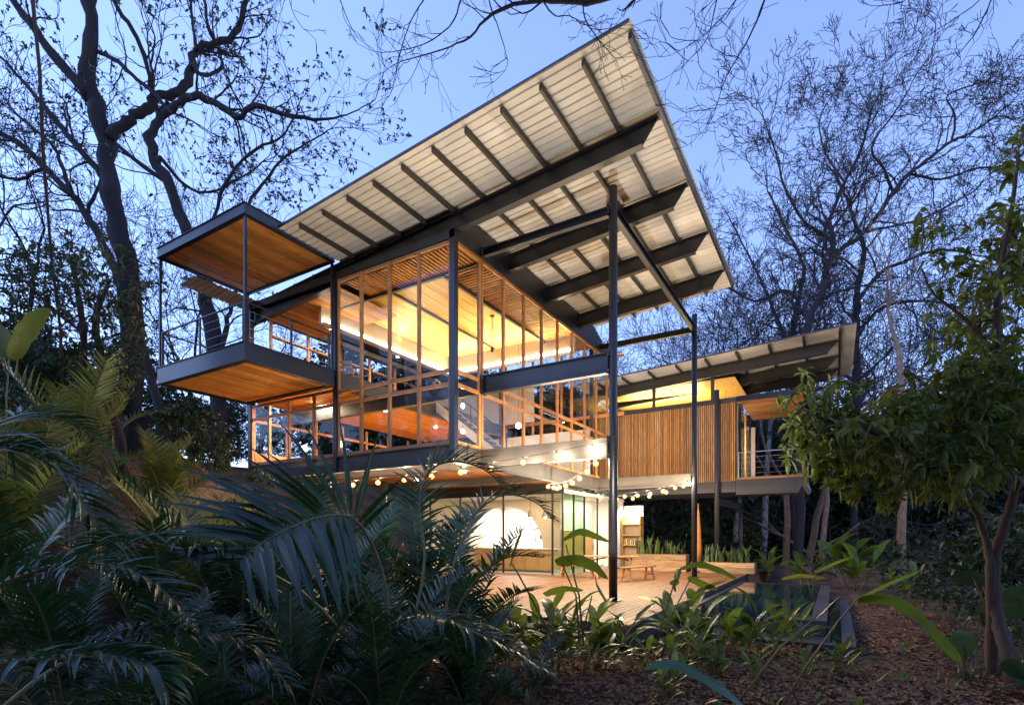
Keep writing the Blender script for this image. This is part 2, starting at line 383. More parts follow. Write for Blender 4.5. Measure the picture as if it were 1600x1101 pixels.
for y in (12.79, 15.10, 17.51): rafter(y, -8.95)
for k in range(17):
    x = -2.90 - .835*k
    z = roof_z(x) - .012
    b = MB(); b.box(x-.03, x+.03, 8.58 if x > -11.8 else 10.3, 19.05, z-.115, z-.003)
    b.build('purlin', M['steel2'] if k else M['steel'], roof)
def corrugated(x0, x1, w, n, h=.03):
    """ribs along x, width w in y, following the fall of the roof"""
    b = MB(); prof = []; p = w/n
    for i in range(n):
        y = i*p
        prof += [(y, 0), (y+p*.62, 0), (y+p*.70, h), (y+p*.92, h)]
    prof.append((w, 0))
    xs = [x0, x1]
    for x in xs:
        for y, z in prof: b.v.append((x, y, RS*x + z))
    for x in xs:
        for y, z in prof: b.v.append((x, y, RS*x + z + .004))
    m = len(prof)
    for i in range(m-1):
        b.f.append((i, i+1, m+i+1, m+i)); b.f.append((2*m+i, 3*m+i, 3*m+i+1, 2*m+i+1))
    return b
sheets = 11; sw = (19.12-8.40)/sheets
mA = corrugated(-16.36, -8.85, sw-.004, 5, .026).mesh('roof_sheet', M['sheet']); mB_ = corrugated(-9.1, -5.7, sw-.004, 5, .026).mesh('roof_sheet', M['sheet']); mE = corrugated(-5.95, -2.83, sw-.004, 5, .026).mesh('roof_sheet', M['sheet'])
mC = corrugated(-11.85, -8.85, sw-.004, 5, .026).mesh('roof_sheet', M['sheet']); mD = corrugated(-16.36, -15.55, sw-.004, 5, .026).mesh('roof_sheet', M['sheet'])
for i in range(sheets):
    for me, dz in (((mA, 0), (mB_, .006), (mE, .012)) if i > 1 else ((mC, 0), (mD, 0), (mB_, .006), (mE, .012))):
        put('roof_sheet', me, roof, (0, 8.40+i*sw, 10.213+RS*2.904+dz))
# dark closing panels between wall head and roof
b = MB(); b.add([(XW-.02, YC+.25, 9.25), (XW-.02, 20.4, 9.25), (XW-.02, 20.4-1.35, roof_z(XW)-.06), (XW-.02, YC+.25, roof_z(XW)-.06), (XW+.03, YC+.25, 9.25), (XW+.03, 20.4, 9.25), (XW+.03, 20.4-1.35, roof_z(XW)-.06), (XW+.03, YC+.25, roof_z(XW)-.06)],
          [(3,2,1,0),(4,5,6,7),(0,1,5,4),(1,2,6,5),(2,3,7,6),(3,0,4,7)])
b.build('closing_panel', M['steel'], house)
# ---- glazing
def window_bay(p0, p1, levels, stile0=True, stile1=False, inward=(0,1), name='window'):
    """one bay: a stile at p0, a rail at each level, a pane between rails (sub-parts)"""
    a = Vector((p0[0], p0[1], 0)); c = Vector((p1[0], p1[1], 0)); d = (c-a).normalized()
    fr_ = MB(); z0, z1 = levels[0], levels[-1]; sw_, dp = .085, .07
    for use, q, s_ in ((stile0, a, 1), (stile1, c, -1)):
        if use: fr_.bar(q + Vector((0,0,z0)), q + Vector((0,0,z1)), dp if abs(d.x) > .5 else dp, sw_, up=tuple(d))
    for i, z in enumerate(levels):
        h = .085
        zc = z + (h/2 if i == 0 else (-h/2 if i == len(levels)-1 else 0))
        fr_.bar(a + d*(sw_/2+.002) + Vector((0,0,zc)), c - d*(sw_/2+.002) + Vector((0,0,zc)), .058, h)
    w = fr_.build(name, M['frame'], house)
    for i in range(len(levels)-1):
        g = MB(); za, zb = levels[i]+.05, levels[i+1]-.05
        if zb - za < .1: continue
        g.bar(a + d*.05 + Vector((0,0,(za+zb)/2)), c - d*.05 + Vector((0,0,(za+zb)/2)), .008, zb-za)
        g.build('pane', M['glass'], w)
    return w
AX = [-7.925, -8.917, -9.914, -10.942, -11.845]
for i in range(4):
    window_bay((AX[i], YC), (AX[i+1], YC), [4.11, 5.56, 5.885, 9.02], True, i == 3)
AX2 = [-12.0, -12.86, -13.98, -14.93, -15.80]
for i in range(4):
    window_bay((AX2[i], YC), (AX2[i+1], YC), [4.11, 5.56, 6.0], True, i == 3)
BY = [YC+.09] + [YC+1.118*k for k in range(1, 10)]
for i in range(9):
    window_bay((XW, BY[i] + (.055 if i == 1 else 0)), (XW, BY[i+1] - (.055 if i == 0 else 0)), [4.11, 5.56, 5.885, 9.02], True, i in (0, 8))
# ---- floors
def slab(x0, x1, y0, y1, z0, z1, m, name, par=house): return MB().box(x0, x1, y0, y1, z0, z1).build(name, M[m], par)
lf = slab(XL+.05, XW-.06, YC+.1, 20.3, 3.93, 4.085, 'plank', 'lower_floor')
# timber soffit of the lower floor, in planks that run back from the front
n = 26; w = (XW-.1-(XL+.1))/n
me = MB().box(0, w-.012, 0, 9.4, 0, .02).mesh('soffit_plank', M['slat_y'])
for i in range(n): put('soffit_plank', me, lf, (XL+.1+i*w, YC+.2, 3.90))
uf = MB(); uf.box(XL+.1, XM-.12, YC+.05, 18.8, 6.20, 6.46)
uf.box(XM-.10, XM+.06, YC+.08, 18.8, 6.03, 6.48); ufo = uf.build('upper_floor', M['steel2'], house)
n = 40; w = (XM-.12-(XL+.12))/n
me = MB().box(0, w-.012, 0, 8.2, 0, .025).mesh('soffit_slat', M['slat_y'])
for i in range(n): put('soffit_slat', me, ufo, (XL+.12+i*w, YC+.12, 6.10))
# ---- ceilings
rim = MB()          # grey steel rim round the raised ceiling
rim.box(-13.35, -9.02, 11.40, 11.48, 8.88, 9.06); rim.box(-9.10, -9.02, 11.49, 17.3, 8.88, 9.06)
rim.box(-11.2, -11.13, 11.49, 17.2, 9.0, 9.07); rim.box(-8.98, XW-.06, 11.40, 11.48, 8.90, 9.06)
ceil = rim.build('ceiling', M['steel2'], house)
n = 22; w = (-9.11+13.34)/n
me = MB().box(0, w-.006, 0, 5.85, 0, .02).mesh('ceiling_plank', M['plank'])
for i in range(n): put('ceiling_plank', me, ceil, (-13.34+i*w, 11.49, 9.075+.004*(i % 2)))
MB().box(XL+.1, XW-.04, YC+.12, YB, 9.16, 9.19).build('ceiling_deck', M['steel'], ceil)
me = MB().box(0, .06, 0, 1.06, 0, .05).mesh('soffit_slat', M['slat_y'])
for i in range(32): put('soffit_slat', me, ceil, (XM+.16+i*.123, YC+.13, 8.965))
me = MB().box(0, 1.08, 0, .06, 0, .05).mesh('soffit_slat', M['slat_x'])
for i in range(57): put('soffit_slat', me, ceil, (-9.0, 11.52+i*.131, 8.965))
n = 24; w = (XM-.05-(XL+.1))/n
me = MB().box(0, w-.01, 0, 2.3, 0, .02).mesh('ceiling_plank', M['slat_y'])
for i in range(n): put('ceiling_plank', me, ceil, (XL+.1+i*w, YC+.15, 8.90))
# wall band and cove over the side aisle and along the back
wall = MB(); wall.box(-13.52, -13.42, 11.0, 17.3, 8.36, 9.13); wall.box(-13.4, XW-.06, 17.38, 17.46, 8.36, 9.13)
wall.build('bulkhead', M['tan'], house)
cv = MB(); cv.box(-13.415, -13.26, 11.0, 17.3, 8.36, 8.39); cv.box(-13.25, XW-.1, 17.22, 17.375, 8.36, 8.39)
cvo = cv.build('cove_shelf', M['white'], house)
st = MB(); st.box(-13.415, -13.33, 11.05, 17.25, 8.393, 8.53); st.box(-13.2, XW-.2, 17.29, 17.376, 8.393, 8.53)
st.build('cove_light', M['cove'], cvo)
def area(name, loc, direction, sx, sy, power, col, par=None):
    ld = bpy.data.lights.new(name, 'AREA'); ld.shape = 'RECTANGLE'; ld.size = sx; ld.size_y = sy; ld.energy = power; ld.color = col
    o = bpy.data.objects.new(name, ld); COL.objects.link(o); o.location = loc
    o.rotation_euler = Vector(direction).to_track_quat('-Z', 'Y').to_euler(); return o
def point(name, loc, r, power, col):
    ld = bpy.data.lights.new(name, 'POINT'); ld.energy = power; ld.color = col; ld.shadow_soft_size = r
    o = bpy.data.objects.new(name, ld); COL.objects.link(o); o.location = loc; return o
WARM = (1.0, .70, .24)
area('cove_lamp', (-13.2, 14.4, 8.60), (.8, 0, .6), .08, 5.4, 85, WARM)
area('cove_lamp', (-10.5, 17.1, 8.60), (0, -.8, .6), 5.0, .08, 85, WARM)
# small downlights added to brighten the slatted aisle and the living floor
for (x, y, z, p) in ((-14.6, 12.4, 8.86, 40), (-14.6, 15.6, 8.86, 40), (-14.0, 11.2, 6.06, 90), (-12.9, 13.2, 6.06, 90), (-13.2, 16.2, 6.06, 90)):
    if p:
        d = MB().lathe((x, y, z), [(.05, 0), (.05, .03)], 10).build('fill_downlight', M['globe'], house)
        area('fill_downlight_lamp', (x, y, z-.012), (0, 0, -1), .3, .3, p, (1, .78, .5))
# glazing and louvres of the far sides, seen through the room
for k in range(6):
    y = 11.0 + k*1.45
    b = MB(); b.bar((XL, y, 6.46), (XL, y, 8.95), .08, .08, up=(0,1,0)); post_ = b.build('louvre_post', M['frame'], house)
    if k < 5:
        for j, z in enumerate((6.55, 6.95, 7.5, 7.75, 8.45)):
            MB().bar((XL, y+.05, z), (XL, y+1.4, z), .16, .11 if j in (1, 3) else .05).build('louvre', M['slat'], post_)
for k in range(7):
    x = XL + .1 + k*1.30
    b = MB(); b.bar((x, YB, 4.1), (x, YB, 9.0), .08, .08, up=(1,0,0)); b.bar((x+.05, YB, 6.45), (x+1.25, YB, 6.45), .08, .12); b.bar((x+.05, YB, 8.6), (x+1.25, YB, 8.6), .08, .1)
    o = b.build('back_window', M['frame'], house)
    if k < 6:
        for z0, z1 in ((6.55, 8.5),): MB().box(x+.06, x+1.24, YB-.004, YB+.004, z0, z1).build('pane', M['glass'], o)
slab(-12.6, XW-.15, YB-.25, YB-.18, 4.09, 5.95, 'white', 'inner_wall')
slab(XL+.1, -10.4, YB-.25, YB-.2, 6.5, 8.55, 'tan', 'inner_wall')
slab(XL+.1, -12.65, YB-.25, YB-.2, 4.09, 4.9, 'slat', 'inner_wall')
slab(XL-.03, XL+.03, YC+.1, YB, 4.09, 4.55, 'slat', 'side_wall')
for k in range(8):
    y = YC+.1+k*1.2
    b = MB(); b.bar((XL, y, 4.55), (XL, y, 6.0), .07, .07, up=(0,1,0)); b.bar((XL, y+.04, 5.55), (XL, y+1.16, 5.55), .07, .08); b.build('side_window', M['frame'], house)
# white steel stair from the living floor up to the upper floor
stair = thing('staircase', 'white steel staircase climbing behind the lower glazing', 'staircase', (-9.0, 15, 4.1))
for y in (14.6, 15.5):
    MB().bar((-11.9, y, 6.40), (-9.0, y, 4.22), .05, .26).build('stringer', M['white'], stair)
for i in range(12):
    t = (i+.5)/12; MB().box(-11.9+2.9*t-.13, -11.9+2.9*t+.13, 14.63, 15.47, 6.44-2.2*t-.02, 6.44-2.2*t+.02).build('tread', M['steel2'], stair)
hr = MB(); hr.tube([(-11.9, 14.6, 7.35), (-9.0, 14.6, 5.15)], .02, 6); hr.tube([(-9.0, 14.6, 4.2), (-9.0, 14.6, 5.15)], .02, 6); hr.tube([(-11.9, 14.6, 6.4), (-11.9, 14.6, 7.35)], .02, 6); hr.tube([(-10.4, 14.6, 5.2), (-10.4, 14.6, 6.2)], .015, 6)
hr.build('handrail', M['steel'], stair)
# globe lamps of the living floor
for i, (px, py, lab) in enumerate(((810, 665, 'lit white globe lamp on a cord before the white inner wall, beside the staircase foot'), (880, 656, 'lit white globe lamp on a cord near the back end of the long glazing'),)):
    w = 20.8 if i == 0 else 23.2
    p = at(px, py, w - 1.2)
    t = thing('globe_lamp', lab, 'lamp', (p.x, p.y, p.z-.1), group='globe lamps on the living floor')
    MB().lathe(p, [(.02,-.1),(.07,-.075),(.1,0),(.07,.075),(.02,.1)], 14).build('globe', M['globe'], t, True)
    MB().tube([(p.x, p.y, p.z+.1), (p.x, p.y, 9.06)], .006, 5).build('cord', M['cable'], t)
    point('globe_light', p, .1, 320, (.9, .95, 1))
for i, (px, py, lab) in enumerate(((723, 634, 'upper of two warm bulbs on the wall bracket at the glass corner'), (723, 674, 'lower of two warm bulbs on the wall bracket at the glass corner'))):
    p = at(px, py, 15.4)
    t = thing('wall_lamp', lab, 'lamp', (p.x, p.y, p.z-.05))
    MB().lathe(p, [(.015,-.06),(.05,-.03),(.055,.01),(.03,.05),(.015,.07)], 12).build('bulb', emit('wall_bulb%d' % i, (1, .78, .5), 40), t, True)
    MB().tube([(p.x, p.y, p.z+.07), (p.x, p.y, p.z+.16), (p.x-.1, p.y+.12, p.z+.2)], .012, 6).build('bracket', M['steel'], t)
for i, (x, lab) in enumerate(((-14.2, 'added warm globe lamp standing behind the lower glazing under the balcony'), (-12.6, 'added warm globe lamp on a stand behind the lower glazing by the middle column'))):
    t = thing('fill_table_lamp', lab, 'lamp', (x, 11.0, 4.09)); MB().lathe((x, 11.0, 4.62), [(.02,-.1),(.08,-.07),(.11,0),(.08,.07),(.02,.1)], 14).build('globe', emit('warm_globe%d' % i, (1,.72,.38), 5), t, True)
    MB().tube([(x, 11.0, 4.09), (x, 11.0, 4.52)], .015, 6).build('stand', M['steel'], t); MB().lathe((x, 11.0, 4.09), [(.14,0),(.14,.02)], 14).build('foot', M['steel'], t)
    point('fill_table_light', (x, 11.0, 4.62), .1, 300, (1, .72, .4))  # added fill: brightens the lower room and spills onto the balcony soffit
# ceiling pendant of the tall room: a rod and a small head
p = at(769, 506, 17.5)
t = thing('pendant_rod', 'thin rod pendant hanging from the raised yellow ceiling', 'lamp', (p.x, p.y, 8.0))
MB().tube([(p.x, p.y, 8.0), (p.x, p.y, 9.08)], .012, 6).build('rod', M['steel'], t); MB().lathe((p.x, p.y, 9.03), [(.07,0),(.07,.045)], 12).build('canopy', M['steel'], t); MB().lathe((p.x, p.y, 7.9), [(.05,0),(.05,.12),(.02,.14)], 12).build('head', M['steel'], t)

# ================================================================== the front balcony (part of the house)
BX0, BX1, BY0, BY1 = -15.87, -11.895, 7.554, YC-.09
def ring(z0, z1, t=.06, fl=.14):
    b = MB()
    b.box(BX0, BX1, BY0, BY0+t, z0, z1); b.box(BX0, BX1, BY1-t, BY1, z0, z1)
    b.box(BX0, BX0+t, BY0+t, BY1-t, z0, z1); b.box(BX1-t, BX1, BY0+t, BY1-t, z0, z1)
    for zz in (z0-.012, z1):
        b.box(BX0-.03, BX1+.03, BY0-.03, BY0+fl, zz, zz+.012); b.box(BX0-.03, BX0+fl, BY0+fl, BY1, zz, zz+.012); b.box(BX1-fl, BX1+.03, BY0+fl, BY1, zz, zz+.012); b.box(BX0+fl, BX1-fl, BY1-fl, BY1, zz, zz+.012)
    return b
bf = ring(6.04, 6.47).build('balcony_floor', M['steel'], house)
n = 36; w = (BX1-BX0-.30)/n
me = MB().box(0, w-.032, 0, BY1-BY0-.30, 0, .02).mesh('soffit_slat', M['slat_y'])
for i in range(n): put('soffit_slat', me, bf, (BX0+.15+i*w, BY0+.15, 6.062))
MB().box(BX0+.07, BX1-.07, BY0+.07, BY1-.07, 6.40, 6.465).build('floor_deck', M['deck'], bf)
br = ring(9.485, 9.735, fl=.10).build('balcony_roof', M['steel'], house)
MB().box(BX0+.0, BX1-.0, BY0+.0, BY1, 9.75, 9.765).build('roof_cap', M['steel'], br)
n = 34; w = (BX1-BX0-.22)/n
me = MB().box(0, w-.008, 0, BY1-BY0-.22, 0, .02).mesh('soffit_slat', M['slat_y'])
for i in range(n): put('soffit_slat', me, br, (BX0+.11+i*w, BY0+.11, 9.505))
for (x, y) in ((BX1-.05, BY0+.05), (BX0+.05, BY0+.05), (BX0+.05, BY1-.05), (BX1-.05, BY1-.05)):
    MB().box(x-.03, x+.03, y-.03, y+.03, 6.483, 9.472).build('balcony_post', M['steel'], house)
def railing(pts, z, h, par=house, ncab=4, m='steel', posts=2):
    b = MB()
    for a, c in zip(pts[:-1], pts[1:]):
        a = Vector((*a, z)); c = Vector((*c, z))
        b.bar(a + Vector((0,0,h)), c + Vector((0,0,h)), .045, .03)
        for k in range(posts+1):
            q = a.lerp(c, k/posts); b.box(q.x-.02, q.x+.02, q.y-.02, q.y+.02, z, z+h-.016)
    r = b.build('railing', M[m], par)
    for a, c in zip(pts[:-1], pts[1:]):
        for k in range(ncab):
            zz = z + h*(k+.7)/(ncab+.6)
            MB().tube([(*a, zz), (*c, zz)], .005, 5).build('cable', M['inox'], r)
    return r
railing([(BX1-.06, BY1-.15), (BX1-.06, BY0+.12)], 6.485, .95)
railing([(BX1-.14, BY0+.06), (BX0+.14, BY0+.06)], 6.485, .95)
railing([(BX0+.06, BY0+.12), (BX0+.06, BY1-.15)], 6.485, .95)
# two pale armchairs on the upper floor behind the balcony and a table
def simple_chair(loc, rz_, label):
    t = thing('armchair', label, 'armchair', loc, rz_, 'slatted armchairs on the upper floor')
    MB().box(-.3,.3,-.3,.3,.38,.44).build('seat', M['table'], None).parent = t
    for s in (-1, 1):
        for yy in (-.27, .27): lput('leg', MB().box(-.03,.03,-.03,.03,0,.62).mesh('leg', M['table']), t, (s*.3, yy, 0))
        lput('arm', MB().box(-.04,.04,-.33,.33,0,.03).mesh('arm', M['table']), t, (s*.3, 0, .62))
    for k in range(3): lput('back_slat', MB().box(-.28,.28,-.015,.015,0,.09).mesh('back_slat', M['table']), t, (0, .3, .5+k*.15))
    return t
simple_chair((-14.8, 11.6, 6.465), 2.2, 'slatted wooden armchair behind the balcony railing, nearest the louvred wall')
simple_chair((-13.3, 11.9, 6.465), 3.6, 'slatted wooden armchair behind the balcony railing, nearest the tall glazing')
# ================================================================== the timber clad wing behind
wing = thing('house_wing', 'timber clad wing on steel posts with its own sloping roof and small balcony', 'house', (-5, 26, 0))
YW = 23.85; WX0, WX1 = -9.6, -3.523
P3 = (-4.25, 23.70); P4 = (-4.25, 30.3)
MB().tube([(*P3, .45), (*P3, 8.0)], .10, 18).build('post', M['steel2'], wing, True)
MB().tube([(*P4, .2), (*P4, 3.55)], .10, 14).build('post', M['steel2'], wing, True)
MB().tube([(-8.9, 30.3, .2), (-8.9, 30.3, 3.55)], .10, 14).build('post', M['steel2'], wing, True)
MB().ibeam((P3[0], P3[1]+.12, 3.58), (P4[0], P4[1]+.2, 3.58), .38, .16).build('beam', M['steel2'], wing)
# the box
wall = MB(); wall.box(WX0, WX1, YW+.03, YW+.15, 4.2, 7.46); wall.build('wall', M['fascia'], wing)
MB().box(WX0, WX1-.001, 30.0, 30.12, 4.2, 7.46).build('wall', M['white'], wing)
MB().box(WX0, WX0+.1, YW+.16, 29.98, 4.2, 7.46).build('wall', M['white'], wing)
n = 74; pitch = (WX1-WX0)/n
me = MB().box(0, pitch-.030, -.035, .025, 4.19, 7.45).mesh('cladding_board', M['slat_z'])
for i in range(n): put('cladding_board', me, wing, (WX0+i*pitch, YW, rng.uniform(-.004, .004)))
MB().box(WX0, WX1-.02, YW+.02, YW+.16, 3.72, 4.18).build('edge_beam', M['steel2'], wing)
fl = MB().box(WX0, -1.02, YW+.2, 30.2, 4.0, 4.19).build('floor', M['conc'], wing)
# ribbed decking under the floor
me = MB().add([(0,0,0),(.08,0,-.05),(.16,0,-.05),(.24,0,0),(0,6.4,0),(.08,6.4,-.05),(.16,6.4,-.05),(.24,6.4,0)], [(0,1,5,4),(1,2,6,5),(2,3,7,6)]).mesh('deck_rib', M['sheet'])
for i in range(35): put('deck_rib', me, fl, (WX0+.05+i*.243, YW+.2, 3.99))
# balcony: floor edge, railing, canopy
b = MB(); b.add([(WX1, YW-.02, 4.22), (-1.0, YW-.02, 4.22), (-1.0, YW-.02, 4.10), (-1.25, YW-.02, 3.60), (WX1, YW-.02, 3.60), (WX1, YW+.16, 4.22), (-1.0, YW+.16, 4.22), (-1.0, YW+.16, 4.10), (-1.25, YW+.16, 3.60), (WX1, YW+.16, 3.60)],
         [(4,3,2,1,0), (5,6,7,8,9), (0,1,6,5), (1,2,7,6), (2,3,8,7), (3,4,9,8), (4,0,5,9)])
b.build('balcony_edge', M['steel2'], wing)
MB().box(WX1, -1.0, YW-.04, YW+.3, 4.222, 4.31).build('balcony_kerb', M['slat_x'], wing)
MB().box(WX1+.1, -1.02, YW+.3, 28.6, 4.2, 4.25).build('balcony_floor', M['deck'], wing)
railing([(WX1+.1, YW+.0), (-1.08, YW+.0), (-1.08, 28.4)], 4.312, 1.02, wing, 4, 'inox', 1)
MB().box(WX1+.01, -1.0, YW-.05, YW+.05, 7.46, 7.66).build('canopy_beam', M['steel'], wing)
MB().box(-1.08, -.98, YW+.06, 28.9, 7.46, 7.66).build('canopy_beam', M['steel'], wing)
n = 17; w = (28.8-YW-.1)/n
cs = MB().box(WX1+.1, -1.1, YW+.06, 28.85, 7.60, 7.63).build('canopy', M['steel'], wing)
me = MB().box(WX1+.06, -1.1, 0, w-.012, 0, .02).mesh('canopy_plank', M['slat_x'])
for i in range(n): put('canopy_plank', me, cs, (0, YW+.08+i*w, 7.57))
# glazed end towards the balcony
for y, m in ((YW+.28, 'plank'), (25.0, 'steel'), (26.6, 'plank'), (28.2, 'steel')):
    MB().box(WX1-.05, WX1+.03, y-.06, y+.06, 4.2, 7.45).build('end_mullion', M[m], wing)
for y0, y1 in ((YW+.36, 24.92), (25.08, 26.5), (26.7, 28.12)):
    MB().box(WX1-.012, WX1-.004, y0, y1, 4.25, 7.42).build('pane', M['glass'], wing)
MB().box(-6.5, -6.42, YW+.2, 29.9, 4.2, 7.4).build('inner_wall', M['slat_z'], wing)
# header, clerestory, roof
WS = .062
def wroof(x): return 9.46 + WS*(x - .62)
MB().box(WX0, WX1-.0, YW-.06, YW+.06, 7.465, 7.64).build('head_beam', M['steel2'], wing)
for x in (-8.9, -6.95, -4.45):
    MB().box(x-.07, x+.07, YW-.03, YW+.05, 7.64, wroof(x)-.50).build('clerestory_post', M['steel2'], wing)
for x0, x1 in ((-8.83, -7.02), (-6.88, -4.52)):
    g = MB(); g.add([(x0, YW+.02, 7.64), (x1, YW+.02, 7.64), (x1, YW+.02, wroof(x1)-.52), (x0, YW+.02, wroof(x0)-.52), (x0, YW+.028, 7.64), (x1, YW+.028, 7.64), (x1, YW+.028, wroof(x1)-.52), (x0, YW+.028, wroof(x0)-.52)],
          [(0,1,2,3),(7,6,5,4),(0,4,5,1),(1,5,6,2),(2,6,7,3),(3,7,4,0)]); g.build('clerestory_pane', M['glass'], wing)
wr = MB(); wr.bar((-10.2, 22.64, wroof(-10.2)+.01), (.64, 22.64, wroof(.64)+.01), .03, .05); wro = wr.build('roof', M['steel2'], wing)
for y in (YW, 25.9, 27.9):
    h = .40; b = MB(); z = lambda x: wroof(x) - .12
    b.bar((-9.8, y, z(-9.8)-.01), (.12, y, z(.12)-.01), .17, .02); b.bar((-9.8, y, z(-9.8)-h), (-.25, y, z(-.25)-h), .17, .02)
    b.add([(-9.8, y-.011, z(-9.8)-.02), (.10, y-.011, z(.1)-.02), (-.25, y-.011, z(-.25)-h+.01), (-9.8, y-.011, z(-9.8)-h+.01), (-9.8, y+.011, z(-9.8)-.02), (.10, y+.011, z(.1)-.02), (-.25, y+.011, z(-.25)-h+.01), (-9.8, y+.011, z(-9.8)-h+.01)], [(0,1,2,3),(7,6,5,4),(0,4,5,1),(1,5,6,2),(2,6,7,3),(3,7,4,0)])
    b.build('rafter', M['steel2'], wro)
for k in range(9):
    x = .14 - 1.17*k
    MB().box(x-.03, x+.03, 22.75, 29.4, wroof(x)-.125, wroof(x)-.012).build('purlin', M['steel2'], wro)
RSs, RS = RS, WS
meW = corrugated(-10.3, .66, .996, 6).mesh('roof_sheet', M['sheet']); RS = RSs
for i in range(7): put('roof_sheet', meW, wro, (0, 22.64+i*1.0, 9.46-WS*.62))
b = MB(); b.box(-9.7, -3.6, YW+.2, 29.0, 8.55, 8.57); b.build('inner_ceiling', M['plank'], wing)
for y in (24.6,): area('clerestory_lamp', (-7.2, 26.4, 7.75), (0, -.25, 1), 3.6, .1, 160, (1, .76, .36))
d = MB().lathe((-4.3, 26.0, 5.9), [(.02,-.1),(.09,-.07),(.12,0),(.09,.07),(.02,.1)], 12).build('room_lamp', M['globe'], wing, True); MB().tube([(-4.3, 26.0, 6.0), (-4.3, 26.0, 8.55)], .008, 5).build('cord', M['cable'], d)
point('room_lamp_light', (-4.3, 26.0, 5.9), .12, 420, (1, .74, .4))
# ================================================================== the timber terrace
DZ = .45; DX1, DY0, DY1 = -2.88, 8.53, 22.75
deck = thing('terrace_deck', 'warm timber terrace deck with a dark edge beside the pool', 'deck', (-8, 15, 0))
bw = .142; nb = 78
for i in range(nb):
    x1 = DX1 - i*bw; cut = rng.uniform(DY0+2.5, DY1-2.5)
    for y0, y1 in ((DY0, cut-.003), (cut+.003, DY1)):
        MB().box(x1-bw+.011, x1, y0, y1, DZ-.03+rng.uniform(-.002, .002), DZ+rng.uniform(-.003, .0)).build('deck_board', M['deck'], deck)
MB().box(DX1-nb*bw, DX1-.02, DY0+.02, DY0+.07, .08, DZ-.032).build('fascia', M['fascia'], deck)
MB().box(DX1-.07, DX1-.02, DY0+.072, DY1, .02, DZ-.032).build('fascia', M['fascia'], deck)
for i in range(7):
    y = DY0+1.2+i*2.2; MB().box(DX1-nb*bw+.1, DX1-.1, y-.05, y+.05, .2, DZ-.034).build('joist', M['fascia'], deck)
# spot at the near corner of the deck
p = at(969, 970, 8.75)
t = thing('deck_spot', 'small lit spotlight fixed at the near corner of the deck', 'spotlight', (p.x, p.y, p.z-.05))
MB().lathe(p, [(.025,-.05),(.04,-.03),(.04,.025)], 12).build('housing', M['steel'], t); MB().lathe((p.x, p.y, p.z+.026), [(.036,0),(.034,.02),(.02,.034),(.005,.04)], 12).build('lens', M['spot'], t)
MB().tube([(p.x, p.y, p.z-.05), (p.x, p.y, .1)], .012, 6).build('stake', M['steel'], t)
ld = bpy.data.lights.new('deck_spot_lamp', 'SPOT'); ld.energy = 520; ld.spot_size = R(110); ld.color = (1, .94, .84); ld.shadow_soft_size = .03
o = bpy.data.objects.new('deck_spot_lamp', ld); COL.objects.link(o); o.location = (p.x, p.y, p.z+.09); o.rotation_euler = Vector((-.05, .42, 1)).to_track_quat('-Z', 'Y').to_euler()

# ================================================================== the ground floor rooms under the house
gf = thing('ground_floor', 'bright ground floor kitchen behind tall sliding glass below the house', 'building', (-11, 20, .45))
GX0, GX1, GY0, GY1 = -15.2, -8.62, 17.93, 24.4
MB().box(GX0, GX1, GY0-.1, GY1, DZ-.12, DZ+.004).build('floor', M['conc'], gf)
MB().box(GX0, GX1+.1, GY0-.12, GY1, 3.50, 3.62).build('ceiling', M['white'], gf)
MB().box(GX0, GX1+.12, GY0-.16, GY0-.121, 3.46, 3.63).build('head_beam', M['steel'], gf)
MB().box(GX0, GX1, GY1-.1, GY1, DZ, 3.5).build('back_wall', M['white'], gf)
MB().box(GX0-.1, GX0, GY0, GY1, DZ, 3.5).build('side_wall', M['tan'], gf)
for x in (-14.9, -13.3, -11.2, -9.04, GX1-.0):
    MB().box(x-.03, x+.03, GY0-.03, GY0+.03, DZ, 3.5).build('mullion', M['steel'], gf)
for x0, x1 in ((-14.87, -13.33), (-9.01, -8.66)):
    MB().box(x0, x1, GY0-.005, GY0+.005, DZ+.03, 3.48).build('sliding_pane', M['glass'], gf)
for y in (18.9, 19.93, 21.3, 22.7):
    MB().box(GX1-.03, GX1+.03, y-.035, y+.035, DZ, 3.5).build('mullion', M['steel'], gf)
MB().box(GX1-.006, GX1+.006, 17.97, 18.86, DZ+.03, 3.48).build('sliding_pane', M['green_glass'], gf)
MB().box(GX1-.006, GX1+.006, 18.94, 19.89, DZ+.03, 3.48).build('sliding_pane', M['green_glass'], gf)
MB().box(GX1-.05, GX1+.05, 23.0, 24.4, DZ, 3.5).build('end_wall', M['white'], gf)
# an inner screen: white above, timber doors below
MB().box(-9.9, -9.8, 20.4, 23.9, 2.15, 3.5).build('inner_wall', M['white'], gf)
for k in range(3):
    d = MB().box(-9.88, -9.83, 20.42+k*1.15, 21.54+k*1.15, DZ+.01, 2.13).build('cupboard_door', M['door'], gf)
    MB().box(-9.826, -9.80, 21.44+k*1.15, 21.47+k*1.15, 1.2, 1.5).build('handle', M['steel'], d)
